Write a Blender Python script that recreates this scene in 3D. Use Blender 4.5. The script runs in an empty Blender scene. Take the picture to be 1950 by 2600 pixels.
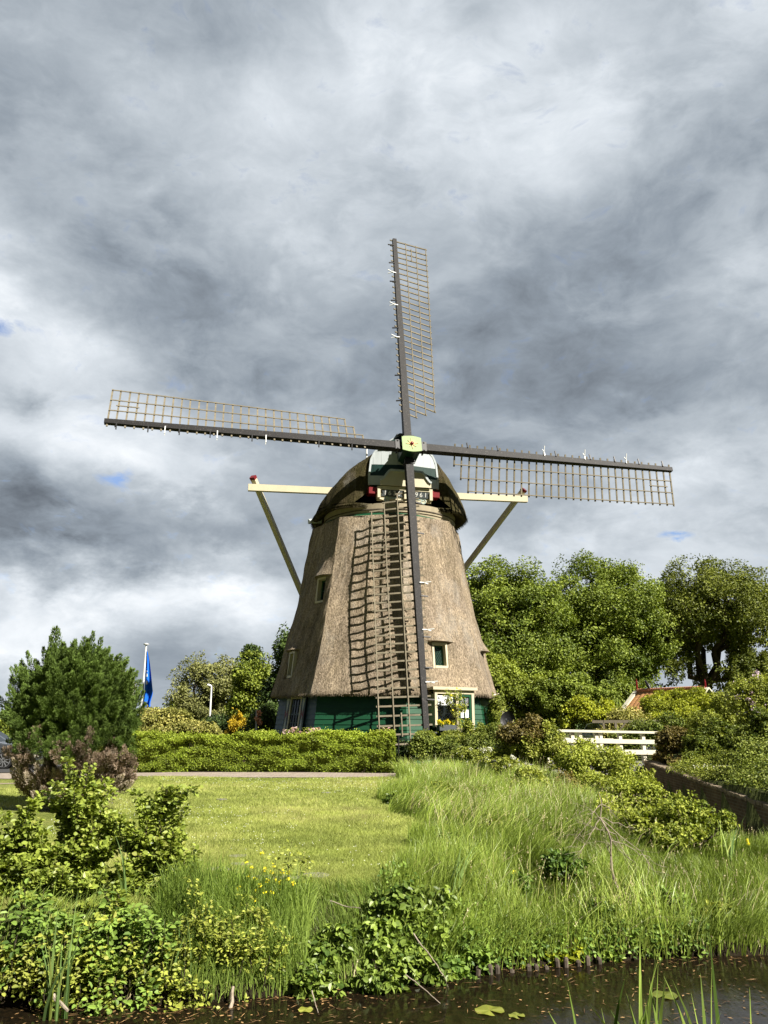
import bpy, math, numpy as np
from mathutils import Matrix, Vector, Euler
R = math.radians
scene = bpy.context.scene
COL = scene.collection

# ------------------------------------------------------------------ camera model (photo pixels, 1950 x 2600)
FPX, CAMZ = 2050.0, 1.75
PITCH = math.atan((1838 - 1300) / FPX)
CP, SP = math.cos(PITCH), math.sin(PITCH)

def ray(px, py):
    a = (px - 975) / FPX; b = (1300 - py) / FPX
    return np.array([a, CP - b * SP, SP + b * CP])

def at(px, py, Y):
    """world point seen at a photo pixel, at depth Y"""
    d = ray(px, py); t = Y / d[1]
    return np.array([d[0] * t, Y, CAMZ + d[2] * t])

def ground_at(px, py, z=0.0):
    d = ray(px, py); t = (z - CAMZ) / d[2]
    return np.array([d[0] * t, d[1] * t, z])

cam_d = bpy.data.cameras.new('camera'); cam = bpy.data.objects.new('camera', cam_d); COL.objects.link(cam)
cam.location = (0, 0, CAMZ); cam.rotation_euler = (R(90) + PITCH, 0, 0)
cam_d.sensor_fit = 'VERTICAL'; cam_d.sensor_height = 36; cam_d.lens = FPX / 2600 * 36
cam_d.clip_start = .05; cam_d.clip_end = 6000
scene.camera = cam

# ------------------------------------------------------------------ materials
def nodes(name):
    m = bpy.data.materials.new(name); m.use_nodes = True
    nt = m.node_tree; nt.nodes.clear()
    out = nt.nodes.new('ShaderNodeOutputMaterial')
    return m, nt, out

def ramp(nt, src, stops):
    r = nt.nodes.new('ShaderNodeValToRGB')
    e = r.color_ramp.elements
    while len(e) < len(stops): e.new(0.5)
    for i, (p, c) in enumerate(stops):
        e[i].position = p; e[i].color = (*c, 1) if len(c) == 3 else c
    nt.links.new(src, r.inputs[0])
    return r.outputs[0]

def noise(nt, scale, detail=4, rough=.6, vec=None, dist=0.0, stretch=None):
    if vec is None:
        tc = nt.nodes.new('ShaderNodeTexCoord'); vec = tc.outputs['Object']
    if stretch:
        mp = nt.nodes.new('ShaderNodeMapping'); mp.inputs['Scale'].default_value = stretch
        nt.links.new(vec, mp.inputs[0]); vec = mp.outputs[0]
    n = nt.nodes.new('ShaderNodeTexNoise'); n.inputs['Scale'].default_value = scale
    n.inputs['Detail'].default_value = detail; n.inputs['Roughness'].default_value = rough
    n.inputs['Distortion'].default_value = dist
    nt.links.new(vec, n.inputs['Vector'])
    return n.outputs['Fac']

def mixc(nt, a, b, fac, mode='MIX'):
    m = nt.nodes.new('ShaderNodeMix'); m.data_type = 'RGBA'; m.blend_type = mode
    for s, v in ((0, fac), (6, a), (7, b)):
        if hasattr(v, 'is_linked'): nt.links.new(v, m.inputs[s])
        else: m.inputs[s].default_value = (*v, 1) if isinstance(v, tuple) and len(v) == 3 else v
    return m.outputs[2]

def math_n(nt, op, a, b=None):
    m = nt.nodes.new('ShaderNodeMath'); m.operation = op
    for i, v in enumerate((a, b)):
        if v is None: continue
        if hasattr(v, 'is_linked'): nt.links.new(v, m.inputs[i])
        else: m.inputs[i].default_value = v
    return m.outputs[0]

def bump(nt, h, strength=.3, dist=.02):
    b = nt.nodes.new('ShaderNodeBump'); b.inputs['Strength'].default_value = strength
    b.inputs['Distance'].default_value = dist
    nt.links.new(h, b.inputs['Height']); return b.outputs[0]

def princ(nt, out, col, rough=.7, spec=.3, normal=None, metal=0):
    p = nt.nodes.new('ShaderNodeBsdfPrincipled')
    if hasattr(col, 'is_linked'): nt.links.new(col, p.inputs['Base Color'])
    else: p.inputs['Base Color'].default_value = (*col, 1)
    if hasattr(rough, 'is_linked'): nt.links.new(rough, p.inputs['Roughness'])
    else: p.inputs['Roughness'].default_value = rough
    p.inputs['Specular IOR Level'].default_value = spec
    p.inputs['Metallic'].default_value = metal
    if normal is not None: nt.links.new(normal, p.inputs['Normal'])
    if out is not None: nt.links.new(p.outputs[0], out.inputs[0])
    return p

def mat_paint(name, col, var=.25, scale=6, rough=.55, spec=.3, stretch=(1, 1, .25), dirt=(.12, .1, .07), dirt_amt=.35, b=.15):
    m, nt, out = nodes(name)
    n1 = noise(nt, scale, 5, .65, stretch=stretch)
    dark = tuple(c * (1 - var) for c in col); light = tuple(min(1, c * (1 + var * .6)) for c in col)
    c = ramp(nt, n1, [(.3, dark), (.7, light)])
    n2 = noise(nt, scale * 5, 6, .7, stretch=stretch)
    k = ramp(nt, n2, [(.56, (0, 0, 0)), (.78, (dirt_amt,) * 3)])
    c = mixc(nt, c, dirt, k)
    princ(nt, out, c, rough, spec, bump(nt, n2, b, .01))
    return m

def mat_leaf(name, c1, c2, trans=.35, rough=.5, spec=.25, c3=None):
    """leaf: hue differs from leaf to leaf (attribute rnd), some light passes through"""
    m, nt, out = nodes(name)
    a = nt.nodes.new('ShaderNodeAttribute'); a.attribute_name = 'rnd'
    c1 = tuple(v * 1.25 for v in c1); c2 = tuple(min(.9, v * 1.72) for v in c2); trans *= .75
    st = [(0.05, c1), (.85, c2)] + ([(1.0, c3)] if c3 else [])
    c = ramp(nt, a.outputs['Fac'], st)
    n = noise(nt, 1.1, 3, .6)
    hv = nt.nodes.new('ShaderNodeHueSaturation')
    v = ramp(nt, n, [(.3, (.72,) * 3), (.7, (1.25,) * 3)])
    nt.links.new(v, hv.inputs['Value']); nt.links.new(c, hv.inputs['Color'])
    c = hv.outputs[0]
    p = princ(nt, None, c, rough, spec)
    t = nt.nodes.new('ShaderNodeBsdfTranslucent')
    tcol = mixc(nt, c, (1.0, 1.0, .45), 1.0, 'MULTIPLY')
    nt.links.new(tcol, t.inputs['Color'])
    mx = nt.nodes.new('ShaderNodeMixShader'); mx.inputs[0].default_value = trans
    nt.links.new(p.outputs[0], mx.inputs[1]); nt.links.new(t.outputs[0], mx.inputs[2])
    nt.links.new(mx.outputs[0], out.inputs[0])
    return m

def mat_bark(name, c1=(.05, .04, .03), c2=(.14, .11, .08)):
    m, nt, out = nodes(name)
    n = noise(nt, 9, 6, .7, stretch=(1, 1, .2))
    princ(nt, out, ramp(nt, n, [(.3, c1), (.7, c2)]), .9, .1, bump(nt, n, .6, .03))
    return m

def mat_thatch(name, c1, c2, c3, moss=None):
    m, nt, out = nodes(name)
    tc = nt.nodes.new('ShaderNodeTexCoord'); v = tc.outputs['Object']
    fine = noise(nt, 17, 6, .8, v, stretch=(1, 1, .6))
    streak = noise(nt, 7, 6, .7, v, stretch=(1, 1, .10))
    big = noise(nt, .55, 4, .6, v)
    c = ramp(nt, fine, [(.30, c1), (.5, c2), (.72, c3)])
    s = ramp(nt, streak, [(.30, (.62, .60, .58)), (.62, (1.06, 1.04, 1.02))])
    c = mixc(nt, c, s, 1.0, 'MULTIPLY')
    g = ramp(nt, big, [(.3, (.78, .76, .76)), (.7, (1.12, 1.08, 1.0))])
    c = mixc(nt, c, g, 1.0, 'MULTIPLY')
    stain = noise(nt, 1.1, 6, .72, v, stretch=(1, 1, .22))
    c = mixc(nt, c, (.50, .50, .46), ramp(nt, stain, [(.48, (0, 0, 0)), (.70, (.9,) * 3)]), 'MULTIPLY')
    pale = noise(nt, .8, 5, .7, v, stretch=(1, 1, .5))
    c = mixc(nt, c, (.40, .385, .35), ramp(nt, pale, [(.52, (0, 0, 0)), (.75, (.5,) * 3)]))
    if moss:
        mo = noise(nt, 1.3, 5, .7, v)
        c = mixc(nt, c, moss, ramp(nt, mo, [(.38, (0, 0, 0)), (.62, (.65,) * 3)]))
    h = math_n(nt, 'ADD', math_n(nt, 'MULTIPLY', fine, .9), math_n(nt, 'MULTIPLY', streak, .8))
    princ(nt, out, c, .95, .08, bump(nt, h, .9, .09))
    return m

M = {}
M['thatch'] = mat_thatch('thatch', (.055, .043, .031), (.325, .275, .208), (.70, .60, .47))
M['thatch_cap'] = mat_thatch('mossy thatch', (.025, .021, .012), (.085, .072, .04), (.19, .16, .095), moss=(.045, .043, .014))
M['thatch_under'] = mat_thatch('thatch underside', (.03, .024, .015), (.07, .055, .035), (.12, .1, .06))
M['white'] = mat_paint('weathered white paint', (.42, .46, .47), .12, 5, .5, .3, dirt=(.35, .4, .42), dirt_amt=.6)
M['cream'] = mat_paint('cream paint', (.52, .47, .33), .07, 3, .45, .35, dirt=(.4, .35, .22), dirt_amt=.25)
M['green'] = mat_paint('dark green boards', (.010, .066, .029), .25, 2.5, .42, .4, stretch=(.4, .4, 1.5), dirt=(.05, .13, .1), dirt_amt=.3)
M['deepgreen'] = mat_paint('very dark green paint', (.006, .030, .024), .3, 5, .4, .35, dirt=(.2, .25, .22), dirt_amt=.12)
M['palegreen'] = mat_paint('pale green paint', (.24, .34, .13), .1, 4, .5, .3, dirt_amt=.15)
M['red'] = mat_paint('red paint', (.16, .006, .008), .15, 4, .35, .4, dirt_amt=.15)
M['gold'] = mat_paint('gold paint', (.55, .33, .06), .15, 6, .4, .4)
M['slate'] = mat_paint('slate paint', (.075, .085, .09), .15, 5, .5, .3, dirt_amt=.1)
M['ink'] = mat_paint('white lettering', (.75, .75, .7), .05, 4, .5, .2, dirt_amt=0)
M['scroll'] = mat_paint('grey green paint', (.36, .45, .41), .1, 5, .5, .3)
M['tar'] = mat_paint('weathered black tar', (.012, .011, .011), .4, 3, .6, .25, stretch=(1, 1, 1), dirt=(.20, .18, .165), dirt_amt=.7, b=.3)
M['lath'] = mat_paint('weathered laths', (.20, .175, .125), .3, 5, .8, .1, stretch=(1, 1, 1), dirt=(.1, .08, .05), dirt_amt=.6)
M['green_shade'] = mat_paint('shaded green boards', (.05, .09, .11), .2, 3, .45, .35)  # shade of the left wall put into its board colour
M['black'] = mat_paint('black iron', (.012, .012, .013), .2, 8, .5, .4)
M['metalwhite'] = mat_paint('white coated metal', (.72, .73, .72), .05, 3, .35, .45, dirt_amt=.1)
M['stem'] = mat_bark('bark dark', (.03, .025, .018), (.10, .08, .055))
M['bark'] = mat_bark('bark grey', (.045, .038, .03), (.15, .125, .095))
M['twig'] = mat_bark('pale dead twigs', (.20, .16, .12), (.42, .36, .28))
M['oldwood'] = mat_bark('wet old wood', (.03, .025, .02), (.16, .13, .10))

def mat_glass():
    m, nt, out = nodes('window glass')
    princ(nt, out, (.012, .016, .018), .06, .7)
    return m
M['glass'] = mat_glass()

# ------------------------------------------------------------------ mesh building
class MB:
    def __init__(s): s.v = []; s.f = []; s.n = 0; s.rnd = []
    def add(s, V, F, rnd=None):
        V = np.asarray(V, float).reshape(-1, 3)
        for fa in (F if isinstance(F, list) else [F]):
            s.f.append(np.asarray(fa, int) + s.n)
        s.v.append(V); s.n += len(V)
        s.rnd.append(np.full(len(V), .5) if rnd is None else np.asarray(rnd, float))
        return s
    def box(s, c, ax, ay, az):
        """centre, three half-axis vectors"""
        c, ax, ay, az = (np.asarray(q, float) for q in (c, ax, ay, az))
        V = [c + i * ax + j * ay + k * az for k in (-1, 1) for j in (-1, 1) for i in (-1, 1)]
        s.add(V, [[0, 2, 3, 1], [4, 5, 7, 6], [0, 1, 5, 4], [2, 6, 7, 3], [0, 4, 6, 2], [1, 3, 7, 5]]); return s
    def bar(s, p0, p1, w, h, up=(0, 0, 1), w1=None, h1=None):
        p0, p1 = np.asarray(p0, float), np.asarray(p1, float)
        d = p1 - p0; d /= np.linalg.norm(d)
        a = np.cross(d, up); a /= np.linalg.norm(a); b = np.cross(a, d)
        w1 = w if w1 is None else w1; h1 = h if h1 is None else h1
        V = []
        for p, ww, hh in ((p0, w, h), (p1, w1, h1)):
            for i, j in ((-1, -1), (1, -1), (1, 1), (-1, 1)): V.append(p + a * i * ww / 2 + b * j * hh / 2)
        s.add(V, [[0, 1, 2, 3], [7, 6, 5, 4], [0, 4, 5, 1], [1, 5, 6, 2], [2, 6, 7, 3], [3, 7, 4, 0]]); return s
    def tube(s, path, rad, n=6, caps=True):
        path = np.asarray(path, float); k = len(path)
        rad = np.full(k, rad) if np.isscalar(rad) else np.asarray(rad, float)
        T = np.gradient(path, axis=0); T /= np.linalg.norm(T, axis=1)[:, None] + 1e-12
        ref = np.array([0, 0, 1.]) if abs(T[0, 2]) < .9 else np.array([1., 0, 0])
        A = np.cross(T, ref); A /= np.linalg.norm(A, axis=1)[:, None] + 1e-12; B = np.cross(A, T)
        th = np.arange(n) * 2 * math.pi / n
        V = path[:, None] + rad[:, None, None] * (np.cos(th)[None, :, None] * A[:, None] + np.sin(th)[None, :, None] * B[:, None])
        i = np.arange(k - 1)[:, None] * n; j = np.arange(n)[None]; j2 = (j + 1) % n
        F = np.stack([i + j, i + j2, i + n + j2, i + n + j], -1).reshape(-1, 4)
        fs = [F]
        if caps: fs += [np.arange(n)[::-1][None], (np.arange(n) + (k - 1) * n)[None]]
        s.add(V.reshape(-1, 3), fs); return s
    def grid(s, V, closed_u=False, closed_v=False):
        """V: (nu, nv, 3)"""
        nu, nv = V.shape[:2]
        i = np.arange(nu if closed_u else nu - 1)[:, None]; j = np.arange(nv if closed_v else nv - 1)[None]
        i2 = (i + 1) % nu; j2 = (j + 1) % nv
        F = np.stack([i * nv + j, i2 * nv + j, i2 * nv + j2, i * nv + j2], -1).reshape(-1, 4)
        s.add(V.reshape(-1, 3), F); return s
    def prism(s, poly, ex):
        """polygon points (n,3) extruded by vector ex"""
        P = np.asarray(poly, float); n = len(P); ex = np.asarray(ex, float)
        i = np.arange(n); j = (i + 1) % n
        s.add(np.r_[P, P + ex], [np.arange(n)[None], (np.arange(n)[::-1] + n)[None], np.stack([i, i + n, j + n, j], -1)]); return s
    def disc(s, c, a, b, n=16):
        th = np.arange(n) * 2 * math.pi / n
        V = np.asarray(c) + np.cos(th)[:, None] * np.asarray(a) + np.sin(th)[:, None] * np.asarray(b)
        s.add(V, np.arange(n)[None]); return s
    def build(s, name, mat, parent=None, origin=(0, 0, 0), smooth=False, fix=False):
        if parent is not None: origin = parent['_o'] if '_o' in parent.keys() else origin
        V = np.concatenate(s.v) - np.asarray(origin)
        me = bpy.data.meshes.new(name)
        by = {}
        for fa in s.f:
            fa = np.atleast_2d(fa); by.setdefault(fa.shape[1], []).append(fa)
        arrs = [np.concatenate(by[k]) for k in sorted(by)]
        tot = np.concatenate([np.full(len(a), a.shape[1]) for a in arrs]); li = np.concatenate([a.ravel() for a in arrs])
        me.vertices.add(len(V)); me.vertices.foreach_set('co', V.astype(np.float32).ravel())
        me.loops.add(len(li)); me.loops.foreach_set('vertex_index', li.astype(np.int32))
        me.polygons.add(len(tot)); me.polygons.foreach_set('loop_start', np.r_[0, np.cumsum(tot)[:-1]].astype(np.int32))
        at_ = me.attributes.new('rnd', 'FLOAT', 'POINT'); at_.data.foreach_set('value', np.concatenate(s.rnd).astype(np.float32))
        me.update(calc_edges=True)
        if fix:
            import bmesh
            bm = bmesh.new(); bm.from_mesh(me); bmesh.ops.recalc_face_normals(bm, faces=bm.faces); bm.to_mesh(me); bm.free()
        if not smooth: me.shade_flat()
        me.materials.append(M[mat] if isinstance(mat, str) else mat)
        o = bpy.data.objects.new(name, me); COL.objects.link(o)
        if parent is not None: o.parent = parent
        else: o.location = origin
        o['_o'] = [float(x) for x in origin]
        return o

def tag(o, label=None, cat=None, group=None, kind=None):
    if label: o['label'] = label
    if cat: o['category'] = cat
    if group: o['group'] = group
    if kind: o['kind'] = kind
    return o

def thing(name, label, cat, loc, group=None):
    o = bpy.data.objects.new(name, None); COL.objects.link(o)
    o.location = [float(x) for x in loc]; o['_o'] = [float(x) for x in loc]; o.empty_display_size = .3
    return tag(o, label, cat, group)

def copy_tree(o, parent=None):
    c = o.copy(); COL.objects.link(c)
    if parent is not None: c.parent = parent
    for ch in list(o.children): copy_tree(ch, c)
    return c

RNG = np.random.default_rng(7)
def unit(v): return v / (np.linalg.norm(v, axis=-1, keepdims=True) + 1e-9)
# ------------------------------------------------------------------ world: cloudy sky with small blue holes
SUN_AZ, SUN_EL = R(50), R(42)           # azimuth right of the direction towards the camera
SUNV = np.array([math.sin(SUN_AZ) * math.cos(SUN_EL), -math.cos(SUN_AZ) * math.cos(SUN_EL), math.sin(SUN_EL)])
world = bpy.data.worlds.new('World'); scene.world = world; world.use_nodes = True
nt = world.node_tree; nt.nodes.clear()
wout = nt.nodes.new('ShaderNodeOutputWorld'); bg = nt.nodes.new('ShaderNodeBackground'); bg.inputs['Strength'].default_value = .0625
nt.links.new(bg.outputs[0], wout.inputs[0])
sky = nt.nodes.new('ShaderNodeTexSky'); sky.sky_type = 'NISHITA'; sky.sun_disc = False
sky.sun_elevation = SUN_EL; sky.sun_rotation = math.pi - SUN_AZ
tc = nt.nodes.new('ShaderNodeTexCoord'); D = tc.outputs['Generated']
def vmath(op, a, b):
    m = nt.nodes.new('ShaderNodeVectorMath'); m.operation = op
    for i, v in enumerate((a, b)):
        if hasattr(v, 'is_linked'): nt.links.new(v, m.inputs[i])
        else: m.inputs[i].default_value = v
    return m.outputs[0]
def cnoise(vec, scale, detail, rough, dist=0.0, out='Fac'):
    n = nt.nodes.new('ShaderNodeTexNoise'); n.inputs['Scale'].default_value = scale; n.inputs['Detail'].default_value = detail
    n.inputs['Roughness'].default_value = rough; n.inputs['Distortion'].default_value = dist
    nt.links.new(vec, n.inputs['Vector']); return n.outputs[out]
# cloud-deck coordinates: the deck is flat, so the pattern crowds towards the horizon
sep = nt.nodes.new('ShaderNodeSeparateXYZ'); nt.links.new(D, sep.inputs[0])
zz = math_n(nt, 'ADD', math_n(nt, 'MAXIMUM', sep.outputs[2], 0.0), .42)
cmb = nt.nodes.new('ShaderNodeCombineXYZ')
nt.links.new(math_n(nt, 'DIVIDE', sep.outputs[0], zz), cmb.inputs[0]); nt.links.new(math_n(nt, 'DIVIDE', sep.outputs[1], zz), cmb.inputs[1])
deck = cmb.outputs[0]
w1 = vmath('MULTIPLY', vmath('SUBTRACT', cnoise(deck, 2.6, 3, .55, 0, 'Color'), (.5, .5, .5)), (.17, .1, .13))
w2 = vmath('MULTIPLY', vmath('SUBTRACT', cnoise(deck, 9, 5, .65, 0, 'Color'), (.5, .5, .5)), (.09, .06, .07))
DW = vmath('ADD', vmath('ADD', D, w1), w2)
def blob(px, py, rx, ry, ang=0.0, src=None):
    """soft elliptical patch of the cloud deck seen at a direction; ang in degrees, clockwise"""
    d = ray(px, py); d = d / np.linalg.norm(d)
    e1 = np.cross(d, (0, 0, 1)); e1 /= np.linalg.norm(e1); e2 = np.cross(e1, d)
    a = R(-ang); f1 = e1 * math.cos(a) + e2 * math.sin(a); f2 = -e1 * math.sin(a) + e2 * math.cos(a)
    rot = Matrix((f1, f2, -d)).transposed()
    if rot.determinant() < 0: rot = Matrix((f1, f2, d)).transposed()
    mp = nt.nodes.new('ShaderNodeMapping'); mp.vector_type = 'TEXTURE'
    mp.inputs['Location'].default_value = d; mp.inputs['Rotation'].default_value = rot.to_euler('XYZ')
    mp.inputs['Scale'].default_value = (rx / FPX, ry / FPX, 1.5)
    nt.links.new(src or DW, mp.inputs[0])
    g = nt.nodes.new('ShaderNodeTexGradient'); g.gradient_type = 'QUADRATIC_SPHERE'
    nt.links.new(mp.outputs[0], g.inputs[0])
    return g.outputs['Fac']
BLOBS = [  # px, py, radius x, radius y, angle, weight
    (330, 190, 520, 330, 20, .22), (640, 190, 330, 260, 30, .34), (960, 190, 460, 220, -18, .30), (1330, 90, 460, 240, -8, .30),
    (1560, 290, 420, 300, 0, .22), (1880, 60, 300, 220, 0, .22), (540, 60, 330, 210, 10, -.34), (1750, 480, 420, 260, -20, -.20),
    (1870, 250, 260, 260, 0, -.12), (1330, 420, 330, 210, 30, .22), (1480, 330, 240, 160, 0, .06),
    (200, 500, 620, 260, 28, -.20), (260, 640, 480, 220, 24, -.16), (620, 560, 420, 180, 30, .14), (820, 480, 420, 180, -30, .08),
    (950, 560, 300, 300, 0, -.06), (560, 960, 620, 330, 8, -.20), (1250, 960, 900, 380, 6, -.26), (1480, 720, 480, 260, 0, -.08),
    (1780, 900, 360, 220, -28, .14), (1850, 760, 300, 170, -20, .10), (1650, 1100, 520, 260, 12, -.18),
    (90, 830, 420, 300, 40, .42), (250, 900, 360, 210, 30, .30), (120, 1080, 420, 210, 0, .24), (90, 1040, 85, 70, 30, -.42),
    (330, 1180, 480, 150, 0, .28), (600, 1180, 420, 160, 0, .16), (60, 1310, 620, 210, 4, -.20), (250, 1370, 620, 170, 4, -.26),
    (620, 1330, 420, 150, 10, -.18), (700, 1440, 480, 110, 6, -.12), (480, 1262, 190, 60, 20, .26), (560, 1410, 260, 45, 16, .22),
    (160, 1490, 620, 120, 0, .46), (560, 1520, 480, 140, 0, .40), (30, 1620, 320, 150, 0, .46), (1420, 1340, 420, 70, 12, -.14), (450, 1690, 560, 130, 0, -.06),
    (1250, 1370, 330, 130, 12, -.16), (1330, 1330, 240, 60, 20, .10), (1600, 1290, 560, 150, 0, .26), (1830, 1210, 320, 130, -10, .24),
    (1300, 1430, 620, 130, 0, .28), (1850, 1400, 420, 160, 0, .16), (1100, 1200, 420, 130, 0, -.10), (700, 760, 420, 170, 24, -.04),
]
acc = None
for px, py, rx, ry, an, wt in BLOBS:
    v = math_n(nt, 'MULTIPLY', blob(px, py, rx * 1.3, ry * 1.3, an), wt * .86)
    acc = v if acc is None else math_n(nt, 'ADD', acc, v)
dv = vmath('MULTIPLY', D, (1.0, 1.0, 1.75))                # puffs, flattened a little
dvw = vmath('ADD', dv, vmath('MULTIPLY', vmath('SUBTRACT', cnoise(dv, 5.0, 3, .5, 0, 'Color'), (.5, .5, .5)), (.12, .12, .10)))
f1 = cnoise(dvw, 5.2, 10, .60, .1); f2 = cnoise(dvw, 17, 8, .64, .2)
bil = math_n(nt, 'SUBTRACT', .13, math_n(nt, 'ABSOLUTE', math_n(nt, 'SUBTRACT', cnoise(dvw, 7.5, 8, .58, .2), .5)))
puff = nt.nodes.new('ShaderNodeMapRange'); puff.interpolation_type = 'SMOOTHSTEP'
for k_, v_ in ((1, .43), (2, .57), (3, -.5), (4, .5)): puff.inputs[k_].default_value = v_
nt.links.new(cnoise(dvw, 4.0, 9, .58, .15), puff.inputs[0])
det = math_n(nt, 'MULTIPLY', math_n(nt, 'SUBTRACT', f1, .5), .42)
for v_, w_ in ((math_n(nt, 'SUBTRACT', f2, .5), .30), (bil, .36), (puff.outputs[0], .15)): det = math_n(nt, 'ADD', det, math_n(nt, 'MULTIPLY', v_, w_))
behind = math_n(nt, 'MULTIPLY', math_n(nt, 'MINIMUM', math_n(nt, 'ADD', sep.outputs[1], -.12), 0.0), 1.0)   # unseen sky behind the camera, darkened to cut fill light
behind = math_n(nt, 'ADD', behind, math_n(nt, 'MULTIPLY', math_n(nt, 'MINIMUM', math_n(nt, 'ADD', sep.outputs[0], .58), 0.0), 1.3))  # unseen sky at the far left darkened too, for less fill
behind = math_n(nt, 'ADD', behind, math_n(nt, 'MULTIPLY', math_n(nt, 'MAXIMUM', math_n(nt, 'SUBTRACT', sep.outputs[2], .80), 0.0), -2.2))  # unseen sky overhead darkened as well, to deepen shadows
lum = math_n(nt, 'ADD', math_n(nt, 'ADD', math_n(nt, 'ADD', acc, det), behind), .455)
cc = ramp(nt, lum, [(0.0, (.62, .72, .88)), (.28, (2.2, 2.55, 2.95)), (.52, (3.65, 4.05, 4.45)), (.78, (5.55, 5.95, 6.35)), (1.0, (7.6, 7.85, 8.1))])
hole = None
w2b = vmath('MULTIPLY', vmath('SUBTRACT', cnoise(dvw, 26, 5, .6, 0, 'Color'), (.5, .5, .5)), (.05, .04, .04))
for px, py, rx, ry in ((305, 1212, 80, 40), (4, 832, 80, 60), (1725, 1352, 90, 26)):
    b_ = blob(px, py, rx, ry, 0, vmath('ADD', D, w2b))
    hole = b_ if hole is None else math_n(nt, 'ADD', hole, b_)
hole = ramp(nt, math_n(nt, 'ADD', hole, math_n(nt, 'MULTIPLY', math_n(nt, 'ADD', math_n(nt, 'SUBTRACT', f2, .5), math_n(nt, 'SUBTRACT', cnoise(dvw, 34, 6, .65, .3), .52)), .95)), [(.14, (0, 0, 0)), (.75, (.75,) * 3)])
blue = mixc(nt, sky.outputs[0], (.85, 1.0, 1.3), 1.0, 'MULTIPLY')
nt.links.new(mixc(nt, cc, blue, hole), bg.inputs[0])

sd = bpy.data.lights.new('sun', 'SUN'); sd.energy = 5.0; sd.angle = R(.53); sd.color = (1.0, .94, .84)
so = bpy.data.objects.new('sun', sd); COL.objects.link(so)
so.rotation_euler = Vector(-SUNV).to_track_quat('-Z', 'Y').to_euler(); so.location = (20, -20, 40)
scene.view_settings.view_transform = 'Standard'; scene.view_settings.look = 'None'
scene.view_settings.exposure = 1.12; scene.view_settings.gamma = 1
# ------------------------------------------------------------------ the windmill
MC = np.array([.12, 39.14, 0.0])                       # axis of the tower
YAW = R(13.1); TILT = R(12.8); SC = 1.04
HUB = np.array([1.108 * SC, 34.03 * SC, CAMZ + (13.54 - 1.75) * SC])
nh = np.array([math.sin(YAW), -math.cos(YAW), 0.0])    # horizontal forward direction of the cap
rv = np.array([math.cos(YAW), math.sin(YAW), 0.0])     # to the right across the cap
zv = np.array([0, 0, 1.0])
nn = nh * math.cos(TILT) + zv * math.sin(TILT)         # windshaft direction
uu = np.cross(rv, nn) * -1 if np.cross(rv, nn)[2] < 0 else np.cross(rv, nn)
CC = HUB - nh * 3.85; CC[2] = 0                         # axis of the cap
mill = thing('windmill', 'tall thatched windmill with a green boarded base and four bare lattice sails', 'windmill', MC)

PHI0 = R(-13.5)                                           # centre of the facet that faces us
def octf(phi, sharp=.86):
    d = (phi - PHI0 + R(22.5)) % R(45) - R(22.5)
    return sharp * (math.cos(R(22.5)) / np.cos(d)) * 1.0 + (1 - sharp) * .962
def pol(phi, r, z): return np.stack(np.broadcast_arrays(MC[0] + r * np.sin(phi), MC[1] - r * np.cos(phi), z), -1)
PZ = np.array([2.95, 3.05, 3.25, 3.7, 4.2, 5.2, 6.2, 7.1, 8.1, 9.07, 10.2, 11.3])
PR = np.array([5.22, 5.22, 5.16, 5.02, 4.89, 4.66, 4.41, 4.18, 4.00, 3.86, 3.68, 3.48])
def prof(z): return np.interp(z, PZ, PR)
def vnoise(a, b, seed, amp=1.0):
    r = np.random.default_rng(seed); o = np.zeros(np.broadcast(a, b).shape)
    for k in range(14):
        f = r.normal(size=2); ph = r.random() * 6.28; o = o + np.sin(a * f[0] + b * f[1] + ph)
    return o / 14 ** .5 * amp

# windows in the thatch: angle, z bottom, z top, width, surface
def zat(px, py, r): 
    Y = MC[1] - r; return at(px, py, Y)[2]
WINS = [  # (phi, z0, z1, width)
    (R(-48), 7.05, 8.25, .74), (R(-66), 3.75, 4.95, .74), (R(29.5), 4.05, 5.15, .78), (R(77), 3.9, 5.0, .8)]
phis = np.linspace(-math.pi, math.pi, 420, endpoint=False); zs = np.linspace(2.95, 10.98, 126)
PH, ZZ = np.meshgrid(phis, zs, indexing='ij')
RRo = prof(ZZ) * octf(PH) / .955
RRo += vnoise(PH * 9, ZZ * 2.2, 3, .03) + vnoise(PH * 40, ZZ * 3, 4, .018)
for ph, z0, z1, w in WINS:
    rw = float(prof(.5 * (z0 + z1))) ; dx = (PH - ph) * rw
    hood = np.exp(-(dx / (w * .8)) ** 4) * np.where(ZZ > z1, np.exp(-(ZZ - z1) / .55), 0)
    RRo += .34 * hood * np.where(ZZ > z1 + .001, 1, 0)
    ins = (np.abs(dx) < w / 2) & (ZZ > z0) & (ZZ < z1)
    RRo = np.where(ins & (np.abs(PH - R(77)) > .3), RRo - .46, RRo)
V = pol(PH, RRo, ZZ)
mb = MB(); mb.grid(V, closed_u=True)
toplip = [pol(phis, prof(10.98) * octf(phis) / .955 - k, 10.98 + dz) for k, dz in ((0, 0), (.06, .03), (.3, .03))]
mb.grid(np.stack(toplip, 1), closed_u=True)
# thick rounded eave lip turning under
lip = [pol(phis, prof(2.95) * octf(phis) / .955 - k * .16, 2.95 - dz) for k, dz in ((0, 0), (.35, .05), (1.2, .02), (3.2, -.12))]
mb.grid(np.stack(lip, 1)[:, ::-1], closed_u=True)
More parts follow.
